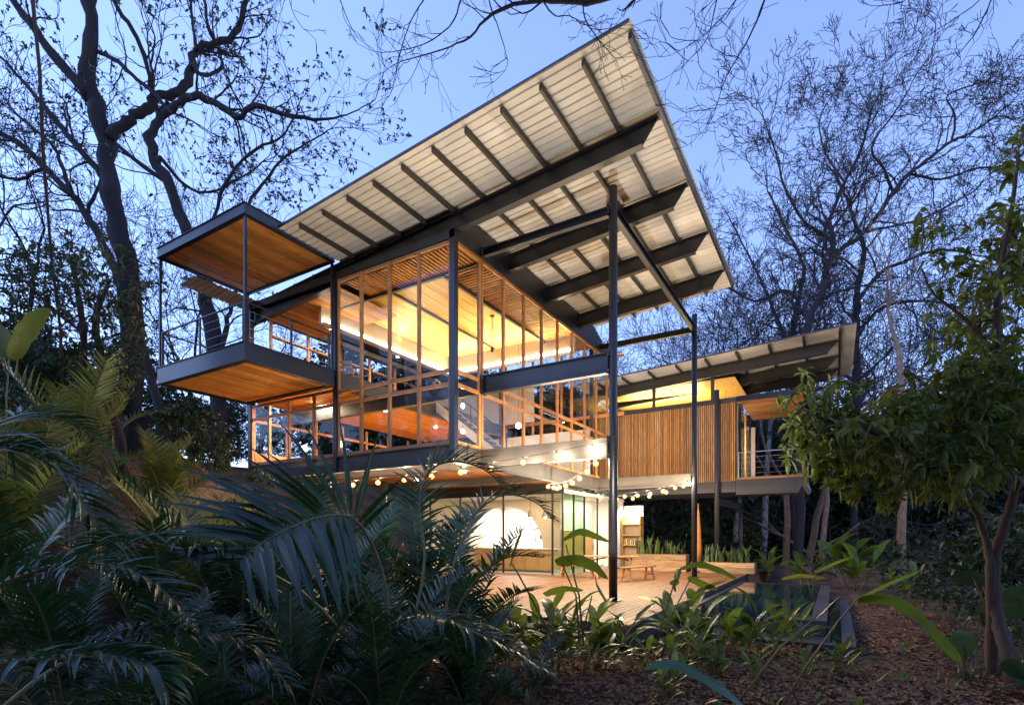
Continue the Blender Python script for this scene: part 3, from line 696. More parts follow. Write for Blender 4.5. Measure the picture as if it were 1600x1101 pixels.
# plaster wall with a wide arched opening
ax0, ax1, az0, az1, AY = -14.75, -10.80, 1.36, 3.22, 20.5
b = MB(); cx_, rx = (ax0+ax1)/2, (ax1-ax0)/2; n = 28
for yy in (AY, AY+.14):
    base = len(b.v)
    for k in range(n+1):
        a = math.pi*k/n; x = cx_ - rx*math.cos(a); z = az0 + (az1-az0)*math.sin(a)
        b.v.append((x, yy, z)); b.v.append((x, yy, 3.5))
    for k in range(n):
        q = (base+2*k, base+2*k+2, base+2*k+3, base+2*k+1); b.f.append(q if yy == AY else tuple(reversed(q)))
for k in range(n):
    b.f.append((2*k, 2*(n+1)+2*k, 2*(n+1)+2*k+2, 2*k+2))
b.box(GX0, ax0, AY, AY+.14, DZ, 3.5); b.box(ax1, -9.95, AY, AY+.14, DZ, 3.5); b.box(ax0, ax1, AY+.0, AY+.14, DZ, az0-.001)
b.build('arch_wall', M['tan'], gf)
area('arch_lamp', (-12.8, 23.2, 3.42), (0, -.1, -1), 4.0, 1.2, 190, (1, .93, .82))
area('kitchen_lamp', (-11.6, 19.2, 3.46), (0, 0, -1), 4.5, .8, 34, (1, .82, .58))
area('hall_lamp', (-9.2, 21.6, 3.46), (0, 0, -1), .5, 2.6, 40, (1, .84, .6))
# kitchen island
isl = thing('kitchen_island', 'timber kitchen island with a pale worktop in front of the arch', 'kitchen island', (-11.4, 19.2, DZ))
MB().box(-13.2, -9.6, 18.95, 19.55, DZ+.06, 1.34).build('cabinet', M['cab'], isl); MB().box(-13.3, -9.5, 18.9, 19.65, 1.345, 1.39).build('worktop', M['counter'], isl)
for k in range(6): MB().box(-13.17+k*.6, -12.6+k*.6, 18.925, 18.947, DZ+.1, 1.3).build('cabinet_front', M['cab'], isl)
# shelf with crockery behind the arch
sh = thing('wall_shelf', 'long white shelf carrying crockery behind the arched opening', 'shelf', (-11.3, 22.9, 1.75))
MB().box(-12.6, -9.95, 22.6, 22.95, 1.72, 1.76).build('board', M['counter'], sh); MB().box(-12.6, -9.95, 22.6, 22.95, 2.2, 2.24).build('board', M['cab'], sh)
for x in (-12.5, -11.2, -10.05): MB().box(x-.02, x+.02, 22.9, 22.95, 1.5, 2.25).build('bracket', M['steel'], sh)
prof = {'bowl': [(.04,0),(.10,.03),(.13,.09)], 'jug': [(.05,0),(.08,.06),(.06,.16),(.07,.2)], 'jar': [(.06,0),(.07,.03),(.07,.15),(.05,.18)]}
for k, (x, kind, z, lab) in enumerate(((-12.3,'bowl',2.241,'wide bowl at the arch end of the upper shelf'), (-11.8,'jar',2.241,'squat jar second along the upper shelf from the arch end'), (-11.35,'jug',2.241,'jug standing between a jar and a bowl on the upper shelf'), (-10.8,'bowl',2.241,'bowl next to the jug on the upper shelf'), (-10.3,'jar',2.241,'jar at the corridor end of the upper shelf'), (-12.1,'jug',1.761,'jug standing alone at the arch end of the lower shelf'), (-11.0,'bowl',1.761,'bowl in the middle of the lower shelf'), (-10.4,'bowl',1.761,'bowl at the corridor end of the lower shelf'))):
    o = MB().lathe((x, 22.78, z), prof[kind], 12).build(kind, M['pend'] if k % 2 else M['counter'], None, True); tag(o, lab, kind, 'crockery on the shelf')
for i, (px, lab) in enumerate(((829, 'clay pendant lamp over the island, nearer the arch'), (852, 'clay pendant lamp over the island, nearer the glass corner'))):
    p = at(px, 803, 20.0)
    t = thing('pendant_lamp', lab, 'lamp', (p.x, p.y, p.z-.12), group='clay pendants over the island')
    MB().lathe((p.x, p.y, p.z-.12), [(.13,0),(.12,.06),(.09,.16),(.04,.28),(.02,.32)], 14).build('shade', M['pend'], t, True); MB().tube([(p.x, p.y, p.z+.2), (p.x, p.y, 3.5)], .008, 5).build('cord', M['cable'], t)
    MB().lathe((p.x, p.y, p.z-.15), [(.03,0),(.05,.03),(.03,.06)], 10).build('bulb', M['globe'], t)
# book shelf at the end of the rooms
t = thing('bookcase', 'small lit timber bookcase at the end of the white wall', 'bookcase', (-7.9, 24.2, DZ))
for z in (.46, 1.0, 1.45, 1.9, 2.4): MB().box(-8.5, -7.6, 23.95, 24.35, z, z+.04).build('board', M['door'], t)
for x in (-8.5, -7.64): MB().box(x, x+.04, 23.95, 24.35, .5, 2.8).build('side', M['door'], t)
MB().box(-8.5, -7.6, 24.36, 24.4, .46, 3.3).build('back', M['tan'], t)
area('bookcase_lamp', (-8.05, 23.9, 3.2), (0, .4, -1), .5, .2, 25, (1, .8, .5))
bk = [('book', 'row of upright books')]
for k in range(7):
    h = rng.uniform(.2, .3); x = -8.42+k*.1
    o = MB().box(x, x+rng.uniform(.03,.06), 24.02, 24.25, 1.491, 1.491+h).build('book', M['white'] if k % 2 else M['door'], None)
    tag(o, 'upright book on the middle board of the small lit bookcase', 'book', 'books in the bookcase')

# ================================================================== furniture on the deck
def plank_table(loc, rz_):
    t = thing('picnic_table', 'orange timber table with splayed legs beside the big round post', 'table', loc, rz_)
    for k in range(5): lput('top_board', MB().box(-.95,.95,-.065,.065,0,.04).mesh('top_board', M['table']), t, (0, -.28+k*.14, .71))
    for s in (-1, 1):
        for u in (-1, 1): lput('leg', MB().bar((s*.62, u*.30, 0), (s*.72, u*.12, .68), .07, .05, up=(1,0,0)).mesh('leg', M['table']), t)
        lput('crossbar', MB().box(s*.66-.03, s*.66+.03, -.32, .32, .64, .70).mesh('crossbar', M['table']), t)
        lput('brace', MB().bar((s*.62, 0, .6), (s*.15, 0, .69), .05, .05).mesh('brace', M['table']), t)
    return t
def bench(loc, rz_, label):
    t = thing('bench', label, 'bench', loc, rz_, 'benches at the timber table')
    for k in range(2): lput('seat_board', MB().box(-.8,.8,-.075,.075,0,.04).mesh('seat_board', M['table']), t, (0, -.085+k*.17, .41))
    for s in (-1, 1):
        for u in (-1, 1): lput('leg', MB().bar((s*.66, u*.19, 0), (s*.6, u*.1, .41), .055, .05, up=(1,0,0)).mesh('leg', M['table']), t)
        lput('crossbar', MB().box(s*.63-.02, s*.63+.02, -.14, .14, .15, .2).mesh('crossbar', M['table']), t)
    return t
plank_table((-6.75, 17.9, DZ), R(18))
bench((-5.55, 17.25, DZ), R(72), 'low timber bench with splayed legs standing clear of the table')
bench((-7.6, 17.2, DZ), R(8), 'low timber bench tucked on the glass door side of the table')
# closed parasol by the second post
p = gat(1091, 21.6, DZ)
t = thing('closed_parasol', 'closed orange canvas parasol beside a round steel post', 'parasol', (p.x, p.y, DZ))
b = MB(); prof_ = [(.03,.35),(.11,.42),(.13,.8),(.10,1.6),(.05,2.35),(.015,2.55)]; n = 14; base = 0
for r_, z in prof_:
    for k in range(n):
        a = 2*math.pi*k/n; rr = r_*(1.12 if k % 2 else .82); b.v.append((p.x+rr*math.cos(a), p.y+rr*math.sin(a), DZ+z))
for i in range(len(prof_)-1):
    for k in range(n): b.f.append((i*n+k, i*n+(k+1)%n, (i+1)*n+(k+1)%n, (i+1)*n+k))
b.build('canopy', M['canvas'], t, True); MB().tube([(p.x, p.y, DZ+.05), (p.x, p.y, DZ+2.75)], .02, 8).build('pole', M['table'], t); MB().lathe((p.x, p.y, DZ+.001), [(.25,0),(.25,.05),(.05,.08)], 16).build('foot', M['steel'], t)
# planters
def planter(x0, x1, y0, y1, h, label, rows):
    t = thing('planter', label, 'planter', ((x0+x1)/2, (y0+y1)/2, DZ))
    for r_ in range(rows):
        z0 = DZ+.002+h*r_/rows; z1 = DZ+h*(r_+1)/rows-.008
        cuts = [x0, x0+(x1-x0)*rng.uniform(.3,.7), x1]
        for a, c in zip(cuts[:-1], cuts[1:]): MB().box(a, c-.005, y0, y0+.04, z0, z1).build('plank', M['planter'], t)
        MB().box(x0, x1, y1-.04, y1, z0, z1).build('plank', M['planter'], t)
        for x in (x0, x1-.04): MB().box(x, x+.04, y0+.042, y1-.042, z0, z1).build('plank', M['planter'], t)
    MB().box(x0+.045, x1-.045, y0+.045, y1-.045, DZ+.01, DZ+h-.06).build('soil', M['soil'], t)
    return t
planter(-7.45, -5.12, 22.0, 22.6, .70, 'long timber planter of stacked planks beside the white wall', 3)
planter(-4.95, -2.62, 22.15, 22.7, .42, 'lower timber planter beyond the second post at the deck end', 2)
def blade(bld, base, h, w, lean, az, twist=0):
    d = Vector((math.cos(az), math.sin(az), 0)); sdv = Vector((-d.y, d.x, 0)); n = 4; b0 = len(bld.v)
    for i in range(n+1):
        s = i/n; c = Vector(base) + d*(lean*s*s) + Vector((0,0,h*s)); ww = w*(1-.25*s)*(1 if i < n else .05)
        sv = Quaternion((0,0,1), twist*s) @ sdv
        bld.v.append(tuple(c-sv*ww)); bld.v.append(tuple(c+sv*ww))
    for i in range(n): bld.f.append((b0+2*i, b0+2*i+1, b0+2*i+3, b0+2*i+2))
def snake_mesh(k):
    r2 = random.Random(k); b = MB()
    for i in range(9): blade(b, (r2.uniform(-.08,.08), r2.uniform(-.08,.08), 0), r2.uniform(.35,.85), r2.uniform(.022,.035), r2.uniform(.02,.28), r2.uniform(0,6.28), r2.uniform(-1.2,1.2))
    return b.mesh('snake_leaves', M['snake'])
SN = [snake_mesh(k) for k in range(4)]
for (x0, x1, y, z, n, lab, grp) in ((-7.25, -5.3, 22.3, DZ+.63, 10, 'upright striped snake plant growing in the long stacked plank planter', 'snake plants in the long planter'), (-4.8, -2.8, 22.42, DZ+.35, 11, 'upright striped snake plant growing in the lower planter at the deck end', 'snake plants in the low planter')):
    for i in range(n):
        t = thing('snake_plant', lab, 'plant', (x0+(x1-x0)*(i+.5)/n+rng.uniform(-.05,.05), y+rng.uniform(-.1,.1), z), rng.uniform(0, 6), grp)
        lput('leaves', SN[i % 4], t, scale=(1,1,rng.uniform(.75,1.1)))
# ================================================================== the pool
pool = thing('pool', 'dark raised plunge pool with a stone coping and a lower overflow trough', 'pool', (-1.3, 15.5, 0))
PZ = .30; px0, px1, py0, py1 = -2.80, -.14, 11.55, 20.1
pw = MB(); pw.box(px0, px1, py0-.02, py0+.2, -.1, PZ-.012); pw.box(px0, px1, py1-.2, py1, -.1, PZ+.004); pw.box(px0, px0+.12, py0+.2, py1-.2, -.1, PZ+.02); pw.box(px1-.2, px1, py0+.2, py1-.2, -.1, PZ-.012)
pw.build('wall', M['blackstone'], pool)
wm, nt, b_ = new_mat('pool_water'); N = nt.nodes; L = nt.links
b_.inputs['Base Color'].default_value = (.006,.022,.034,1); b_.inputs['Roughness'].default_value = .05; b_.inputs['IOR'].default_value = 1.33
no = N.new('ShaderNodeTexNoise'); no.inputs['Scale'].default_value = 2.2; tc = N.new('ShaderNodeTexCoord'); L.new(tc.outputs['Object'], no.inputs['Vector'])
bp = N.new('ShaderNodeBump'); bp.inputs['Strength'].default_value = .12; bp.inputs['Distance'].default_value = .02; L.new(no.outputs['Fac'], bp.inputs['Height']); L.new(bp.outputs[0], b_.inputs['Normal'])
MB().box(px0+.12, px1-.26, py0+.02, py1-.2, PZ-.2, PZ).build('water', wm, pool)
n = 10
for i in range(n):
    y0 = py0+.02+(py1-py0-.04)*i/n; y1 = py0+.02+(py1-py0-.04)*(i+1)/n-.008
    MB().box(px1-.255, px1+.01, y0, y1, PZ-.01, PZ+.012).build('coping_stone', M['coping'], pool)
tw = MB(); tx1 = .30; ty0 = 10.2; ty1 = 17.6
tr = MB(); tr.box(px1+.02, tx1-.2, ty0+.2, ty1, -.14, .06); tr.build('trough_water', wm, pool)
tw.box(tx1-.19, tx1-.005, ty0+.2, ty1+.0, -.2, .095); tw.box(px0, tx1, ty0+.0, ty0+.195, -.2, .095); tw.box(px0, px1, ty0+.2, py0-.03, -.2, .03)
tw.build('trough_wall', M['blackstone'], pool)
for i in range(9):
    y0 = ty0+.2+(ty1-ty0-.2)*i/9; MB().box(tx1-.2, tx1, y0, y0+(ty1-ty0-.2)/9-.008, .096, .12).build('coping_stone', M['coping'], pool)
for i in range(4):
    x0 = px0+(tx1-px0)*i/4; MB().box(x0, x0+(tx1-px0)/4-.008, ty0-.01, ty0+.196, .096, .12).build('coping_stone', M['coping'], pool)
# clay pot at the head of the pool
p = gat(1196, 21.3, .2)
t = thing('plant_pot', 'dark clay pot standing at the head of the pool', 'pot', (p.x, p.y, .02)); MB().lathe((p.x, p.y, .02), [(.16,0),(.22,.2),(.27,.48),(.30,.5),(.30,.56),(.26,.56)], 18).build('body', M['clay'], t, True); MB().lathe((p.x, p.y, .5), [(.24,0),(.24,.02)], 14).build('soil', M['soil'], t)
# low brick wall beyond the pool
t = thing('brick_wall', 'low wall of dark bricks beyond the pool and deck', 'wall', (-.6, 24.2, 0))
MB().box(-2.45, 1.9, 24.05, 24.25, -.1, .69).build('core', M['soil'], t)
me = MB().box(0, .285, 0, .11, 0, .085).mesh('brick', M['brick'])
for r_ in range(8):
    for k in range(15):
        x = -2.5 + k*.295 + (.147 if r_ % 2 else 0)
        put('brick', me, t, (x+rng.uniform(-.006,.006), 23.95+rng.uniform(-.012,.012), -.02+r_*.09))

# ================================================================== string lights
BULB_LIGHT = bpy.data.lights.new('bulb_light', 'POINT'); BULB_LIGHT.energy = 46; BULB_LIGHT.color = (1.0,.79,.52); BULB_LIGHT.shadow_soft_size = 0.0
def strand(a, c, sag, n, label, skip=0.0, off=.10):
    a = Vector(a); c = Vector(c)
    f = lambda s: a.lerp(c, s) - Vector((0,0,4*sag*s*(1-s)))
    t = thing('string_light', label, 'string lights', tuple(a))
    MB().tube([f(i/24) for i in range(25)], .007, 5).build('cable', M['cable'], t)
    bm_ = MB().lathe((0,0,0), [(.008,-.065),(.026,-.05),(.031,-.03),(.022,-.005),(.012,.012)], 10).mesh('bulb', M['bulb'], True)
    gm_ = MB().lathe((0,0,0), [(.02,-.105),(.055,-.085),(.072,-.04),(.058,0),(.02,.02)], 12).mesh('glass', M['halo_glass'], True)  # outer shell whose glow stands in for the bulb's halo
    cm_ = MB().lathe((0,0,0), [(.016,.01),(.016,.06),(.006,.075)], 8).mesh('socket', M['brass'])
    for i in range(n):
        s = skip + (1-skip)*(i+.5)/n; q = f(s) - Vector((0,0,off-.02))
        b1 = put('bulb', bm_, t, q); put('glass', gm_, t, q); put('socket', cm_, t, q)
        bl = bpy.data.objects.new('bulb_light', BULB_LIGHT); COL.objects.link(bl); bl.location = q - Vector((0,0,.03))
    return t
p1 = (-4.27, 11.33, 4.02); p2 = (-4.27, 19.4, 3.92)
strand(p1, (-13.4, 10.05, 3.38), .16, 11, 'string of warm bulbs from the big post along under the glazed front')
strand((-4.33, 11.45, 4.02), (XW-.02, 15.1, 3.60), .36, 9, 'string of warm bulbs from the big post back under the house, crossing the deck')
strand(p2, (XW-.02, 15.4, 3.60), .42, 11, 'string of warm bulbs from the second post back to the house')
strand((-4.32, 19.5, 3.9), (XW-.02, 19.0, 3.52), .30, 6, 'short string of warm bulbs between the second post and the house end')
# warm wall lights under the house that wash the beams and deck
for (x, y, z, pw_) in ((-9.8, 13.4, 3.86, 16), (-12.6, 14.4, 3.86, 16), (-6.3, 21.0, 3.4, 0)):
    if pw_:
        t = MB().lathe((x, y, z-.02), [(.07,0),(.07,.03)], 12).build('ceiling_light', M['globe'], None)
        tag(t, 'round lamp under the house floor, nearer the deck' if x > -11 else 'round lamp under the house floor, behind the palms', 'lamp', 'round lamps under the house'); area('ceiling_light_lamp', (x, y, z-.03), (0,0,-1), .35, .35, pw_, (1, .74, .42))
# ================================================================== plant tools
def rvec(r): return Vector((r.gauss(0,1), r.gauss(0,1), r.gauss(0,1))).normalized()
def rot_off(d, ang, r):
    ax = d.cross(rvec(r))
    if ax.length < 1e-4: ax = d.orthogonal()
    return (Quaternion(ax.normalized(), ang) @ d).normalized()
def grow(out, r, p, d, rad, ln, lev, wig=.22, trop=.05, fork=(2, 3), ang=(.35, .75), lf=(.66, .84), rf=.72, side=1.3, tips=None, rmin=.004):
    n = 3 if lev < 2 else 5
    pts = [p.copy()]; rads = [rad]; d = d.copy()
    for i in range(n):
        d = (d + rvec(r)*wig + Vector((0,0,trop))).normalized(); p = p + d*(ln/n)
        pts.append(p.copy()); rads.append(max(rmin, rad*(1-(1-rf)*(i+1)/n)))
    out.append((pts, rads))
    if lev <= 0:
        if tips is not None: tips.append((p.copy(), d.copy()))
        return
    re = rads[-1]
    k = r.randint(*fork)
    for i in range(k):
        grow(out, r, p, rot_off(d, r.uniform(*ang), r), re*r.uniform(.62, .85), ln*r.uniform(*lf), lev-1, wig, trop, fork, ang, lf, rf, side, tips, rmin)
    ns = int(side) + (1 if r.random() < side-int(side) else 0)
    for i in range(ns):
        j = r.randint(1, n-1)
        if lev >= 2: grow(out, r, pts[j], rot_off(d, r.uniform(.6, 1.1), r), rads[j]*.45, ln*r.uniform(.4, .65), lev-2, wig, trop, fork, ang, lf, rf, side, tips, rmin)
def sides(rad): return 8 if rad > .12 else (5 if rad > .035 else 3)
def tubes(b, lines):
    for pts, rads in lines: b.tube(pts, rads, sides(rads[0]), cap=False)
def leaf(b, p, d, L, W, r, droop=.25, seg=2):
    d = d.normalized(); s = d.cross(Vector((0,0,1)))
    if s.length < .05: s = d.orthogonal()
    s.normalize(); s = (Quaternion(d, r.uniform(-.9, .9)) @ s); up = s.cross(d)
    b0 = len(b.v)
    if seg == 1:
        b.v += [tuple(p), tuple(p+d*L*.5+s*W+up*W*.3), tuple(p+d*L-Vector((0,0,droop*L))), tuple(p+d*L*.5-s*W+up*W*.3)]
        b.f += [(b0,b0+1,b0+2), (b0,b0+2,b0+3)]
    else:
        m1 = p+d*L*.33-Vector((0,0,droop*L*.1)); m2 = p+d*L*.7-Vector((0,0,droop*L*.45)); tp = p+d*L-Vector((0,0,droop*L))
        b.v += [tuple(p), tuple(m1+s*W+up*W*.35), tuple(m1), tuple(m1-s*W+up*W*.35), tuple(m2+s*W*.8+up*W*.3), tuple(m2), tuple(m2-s*W*.8+up*W*.3), tuple(tp)]
        b.f += [(b0,b0+1,b0+2), (b0,b0+2,b0+3), (b0+1,b0+4,b0+5,b0+2), (b0+2,b0+5,b0+6,b0+3), (b0+4,b0+7,b0+5), (b0+5,b0+7,b0+6)]
def rosette(b, p, d, r, n, L, W, droop=.3, seg=2):
    for i in range(n):
        dd = (d*r.uniform(-.1, .6) + rvec(r)).normalized()
        leaf(b, p + rvec(r)*L*.12, dd, L*r.uniform(.45, 1.3), W*r.uniform(.8, 1.15), r, droop*r.uniform(.4, 1.6), seg)

# ------------------------------------------------------------------ bare trees beyond the houses
def bare_mesh(seed, H, r0, lean=0.0):
    r = random.Random(seed); out = []
    d0 = Vector((lean*r.uniform(-1,1), lean*r.uniform(-1,1), 1)).normalized()
    grow(out, r, Vector((0,0,-.3)), d0, r0, H*.28, 8, wig=.22, trop=.03, fork=(2,2), ang=(.3,.72), lf=(.68,.84), rf=.76, side=1.6, rmin=.015)
    tr = MB(); tw = MB()
    tubes(tr, [l for l in out if l[1][0] >= .07]); tubes(tw, [l for l in out if l[1][0] < .07])
    return tr, tw
BARE = []
for k, (H, r0) in enumerate(((24, .25), (25, .28), (22, .23))):
    tr, tw = bare_mesh(11+k*7, H, r0, .25); BARE.append((tr.mesh('trunk', M['bark'], True), tw.mesh('crown', M['bark'])))
def bare_tree(loc, k, s, rz_, label, bark=None, group='bare trees behind the houses'):
    t = thing('bare_tree', label, 'tree', loc, rz_, group); t.scale = (s,)*3
    tr = BARE[k][0]
    if bark:
        tr = tr.copy(); tr.materials.clear(); tr.materials.append(M[bark])
    lput('trunk', tr, t); tag(lput('crown', BARE[k][1], t), kind='stuff'); return t
def gpos(px, w):
    p = gat(px, w); p.z = ground_z(p.x, p.y) - .1; return p
for px, w, k, s, rz_, bark, lab in (
    (1225, 31, 0, .8, 1.0, 'bark_r', 'bare tree with a straight brown trunk seen below the wing balcony'),
    (1262, 33, 1, .82, 2.6, 'bark_r', 'bare tree with a brown trunk leaning beside the wing balcony end'),
    (1480, 40, 1, .92, 4.1, None, 'tall bare tree whose crown spreads over the leafy tree by the path'),
    (1400, 36, 2, .95, .4, None, 'tall bare tree standing between the brown trunks and the path'),
    (1030, 44, 0, .85, 3.4, None, 'bare tree seen between the two round posts above the wing roof'),
    (960, 40, 2, .9, 5.2, None, 'bare tree whose branches show under the far corner of the big roof'),
    (1105, 37, 2, .95, 2.2, 'bark_p', 'bare tree with a pale trunk behind the low planter'),
    (1140, 38, 1, .85, .9, 'bark_p', 'bare tree with a pale forked trunk behind the wing post'),
    (1580, 34, 0, .85, 2.0, None, 'bare tree partly hidden by the leafy tree beside the path'),
    (1160, 46, 1, .9, 1.3, None, 'low dense bare tree just off the big roof corner'),
    (1200, 42, 0, .9, 4.9, None, 'dense bare tree behind the wing roof near the big roof corner'),
    (1290, 44, 2, 1.0, 3.0, None, 'dense bare tree behind the middle of the wing roof'),
    (1360, 46, 0, .9, 5.9, None, 'dense bare tree behind the outer end of the wing roof'),
    (1440, 48, 2, .95, 1.2, None, 'dense bare tree in the wood beyond the path'),
    (1080, 50, 2, .8, .2, None, 'dense bare tree seen right of the second round post'),
    (1530, 46, 1, .85, 2.9, None, 'dense bare tree behind the upper boughs of the leafy tree')):
    bare_tree(gpos(px, w), k, s, rz_, lab, bark)
for px, w, k, s, rz_, lab in (
    (-40, 22, 1, .75, .5, 'bare tree at the outer edge of the bank beyond the banana leaf'),
    (90, 27, 2, .85, 1.9, 'bare tree on the bank behind the dark evergreen'),
    (300, 30, 0, .72, 3.3, 'slender bare tree seen under the balcony roof'),
    (400, 36, 2, .7, 4.4, 'bare tree seen through the balcony railing')):
    bare_tree(gpos(px, w), k, s, rz_, lab, 'bark_d', 'bare trees on the bank')

# ------------------------------------------------------------------ trees drawn limb by limb
def limb_tree(name, label, w, limbs, bark, seed, twl=(1.0, 3), per=70, leafm=None, leaf_l=.1, leaf_n=3, foot=None, dw=1.2, tlen=1.1, group=None, tw_r=.35, rk=1.0, wg=.26, rm=.006):
    """limbs: lists of (px, py, radius px [, distance]); twigs sprout along them"""
    r = random.Random(seed); q = [];
    for li, lm in enumerate(limbs):
        off = r.uniform(-dw, dw) if li else 0.0
        pts, rad = [], []
        n = len(lm)
        for i, a in enumerate(lm):
            s = i/max(1, n-1)
            ww = a[3] if len(a) > 3 else w + off*s
            pts.append(at(a[0], a[1], ww)); rad.append(a[2]*ww/FPX*rk)
        # smooth
        sp, sr = [], []
        for i in range(n-1):
            p0 = pts[max(0,i-1)]; p1 = pts[i]; p2 = pts[i+1]; p3 = pts[min(n-1,i+2)]
            for k in range(4):
                t_ = k/4.0
                c = .5*((2*p1)+(p2-p0)*t_+(2*p0-5*p1+4*p2-p3)*t_*t_+(3*p1-p0-3*p2+p3)*t_**3)
                sp.append(c + rvec(r)*rad[i]*(.2 if k != 2 else .75)); sr.append((rad[i]*(1-t_)+rad[i+1]*t_)*r.uniform(.88, 1.14))
        sp.append(pts[-1]); sr.append(rad[-1]); q.append((sp, sr))
    g0 = q[0][0][0]; gz = ground_z(g0.x, g0.y)
    if g0.z > gz: q[0][0].insert(0, Vector((g0.x, g0.y, gz-.25))); q[0][1].insert(0, q[0][1][0]*1.25)
    base = q[0][0][0]
    t = thing(name, label, 'tree', tuple(base), group=group)
    tb = MB(); tubes(tb, q); tb.build('trunk', M[bark], t, True)
    out = []; tips = []
    for sp, sr in q:
        L_ = sum((sp[i+1]-sp[i]).length for i in range(len(sp)-1))
        for i in range(2, len(sp)):
            if sr[i]*FPX/w > 6.0: continue
            pr = (sp[i]-sp[i-1]).length*FPX/w/per*(1.6 if i > len(sp)*.6 else .8)
            k = int(pr) + (1 if r.random() < pr-int(pr) else 0)
            for _ in range(k):
                d = (sp[i]-sp[i-1]).normalized()
                grow(out, r, sp[i], rot_off(d, r.uniform(.5, 1.2), r), max(.006, sr[i]*tw_r), tlen*r.uniform(.6, 1.2), twl[1], wig=wg, trop=.02, fork=(2,2), ang=(.35,.8), lf=(.6,.8), rf=.7, side=.9, tips=tips, rmin=rm)
        grow(out, r, sp[-1], (sp[-1]-sp[-2]).normalized(), sr[-1], tlen, twl[1], wig=.2, fork=(2,3), tips=tips, side=1, rmin=rm)
    cb = MB(); tubes(cb, out); tag(cb.build('twigs', M[bark], t), kind='stuff')
    if leafm:
        lb = MB()
        for p, d in tips:
            if r.random() < .75: rosette(lb, p, d, r, leaf_n, leaf_l, leaf_l*.3, .3, 1)
        tag(lb.build('leaves', M[leafm], t), kind='stuff')
    return t
p = gpos(206, 13.0)
limb_tree('shade_tree', 'big dark trunked shade tree on the bank forking high above the balcony', 13.0, [
    [(212,700,19),(206,614,17),(200,439,15),(186,360,14),(169,270,13),(152,180,13),(137,130,12),(144,45,10),(147,-40,9),(160,-160,7)],
    [(140,150,9),(127,135,8),(73,73,6.5),(28,11,5),(-30,-70,4)],
    [(172,215,8),(200,190,8),(225,175,7.5),(242,152,7),(282,141,6.5),(299,107,6),(307,79,5.5),(338,68,5),(372,45,4.5),(392,-20,3.5)],
    [(242,152,4),(232,110,3.6),(215,60,3.4),(185,15,3.2),(165,-30,3)],
    [(150,80,3.4),(185,97,3.2),(215,125,3),(240,145,3)],
    [(165,275,6),(150,262,5.5),(113,220,5),(80,180,4.2),(55,150,3.2),(20,110,2.4)],
    [(338,68,3),(325,40,2.6),(316,-20,2.2)], [(307,79,2.6),(300,30,2.4),(296,-20,2)],
    [(299,107,3.5),(320,118,3.2),(347,105,2.8),(342,84,2.2)]],
    'bark_d', 3, per=30, leafm='leaf_s', leaf_l=.10, leaf_n=4, tlen=.75)
limb_tree('curved_tree', 'slender curving tree rising behind the balcony roof with a long bare branch', 21.0, [
    [(345,720,12),(340,620,12),(333,520,11),(318,430,10),(293,366,9.5),(265,287,8.5),(240,242,8),(242,197,7),(270,169,6.5),(293,152,5.5),(332,158,4.8),(360,176,4.5),(374,184,4.3),(400,166,3.8),(451,180,3),(500,187,2.2),(540,180,1.2)],
    [(262,160,4),(248,180,3.5),(240,150,3)],
    [(250,245,3),(290,290,2.4),(330,300,2),(370,280,1.6)],
    [(265,287,4),(225,260,3.4),(190,232,3),(160,200,2)],
    [(335,540,5),(315,470,4),(318,440,3),(345,400,2)], [(338,600,5),(352,520,4),(362,480,3),(372,440,2)],
    [(300,380,4),(330,350,3),(350,290,2.6),(390,240,2.2),(430,220,1.6)], [(310,400,4),(370,340,3),(400,300,2.4),(440,250,2),(470,230,1.4)]],
    'bark_d', 8, per=20, leafm='leaf_s', leaf_l=.15, leaf_n=4, tlen=1.35, group=None)
limb_tree('leaning_tree', 'thin bare tree leaning across the bank behind the evergreen', 17.5, [
    [(250,640,7),(200,470,6.5),(160,380,6),(135,338,5.5),(113,304,5),(70,262,4.5),(51,242,4.2),(20,218,4),(-40,190,3)],
    [(113,304,3.5),(95,255,3),(80,225,2.4),(40,190,2)], [(135,338,3),(150,300,2.6),(172,250,2.2),(168,215,1.6)], [(70,262,3),(30,280,2.4),(-20,270,2)]],
    'bark_d', 21, per=24, leafm='leaf_s', leaf_l=.09, leaf_n=3, tlen=.8)
limb_tree('bare_forked_tree', 'great bare tree with a wide forked crown over the wing roof', 30.0, [
    [(1246,880,9),(1250,700,8.5),(1252,600,8),(1258,522,7.5),(1285,455,6.8),(1300,401,6.2)],
    [(1300,401,5),(1350,363,4.5),(1396,300,4.2),(1421,271,3.8),(1455,245,3.2),(1487,221,2.8),(1530,200,2),(1575,165,1.3)],
    [(1300,401,4.6),(1287,367,4.2),(1305,320,3.5),(1320,285,3),(1345,235,2.4),(1360,180,1.8)],
    [(1287,367,3.6),(1255,345,3),(1225,290,2.4),(1212,240,1.8),(1200,205,1.2)],
    [(1396,300,3),(1380,262,2.6),(1362,230,2.2),(1395,180,1.8),(1420,140,1.2)],
    [(1421,271,2.8),(1470,280,2.4),(1530,262,2),(1590,265,1.4)],
    [(1487,221,2.4),(1492,180,2),(1480,150,1.6),(1530,130,1.2)],
    [(1350,363,3),(1400,352,2.5),(1450,338,2.2),(1520,300,1.5)],
    [(1320,285,2.2),(1290,240,1.8),(1280,190,1.4),(1300,150,1)]],
    'bark', 31, per=18, tlen=1.6, twl=(1,5), dw=3.0, tw_r=.5, rk=.75, wg=.3, rm=.013)
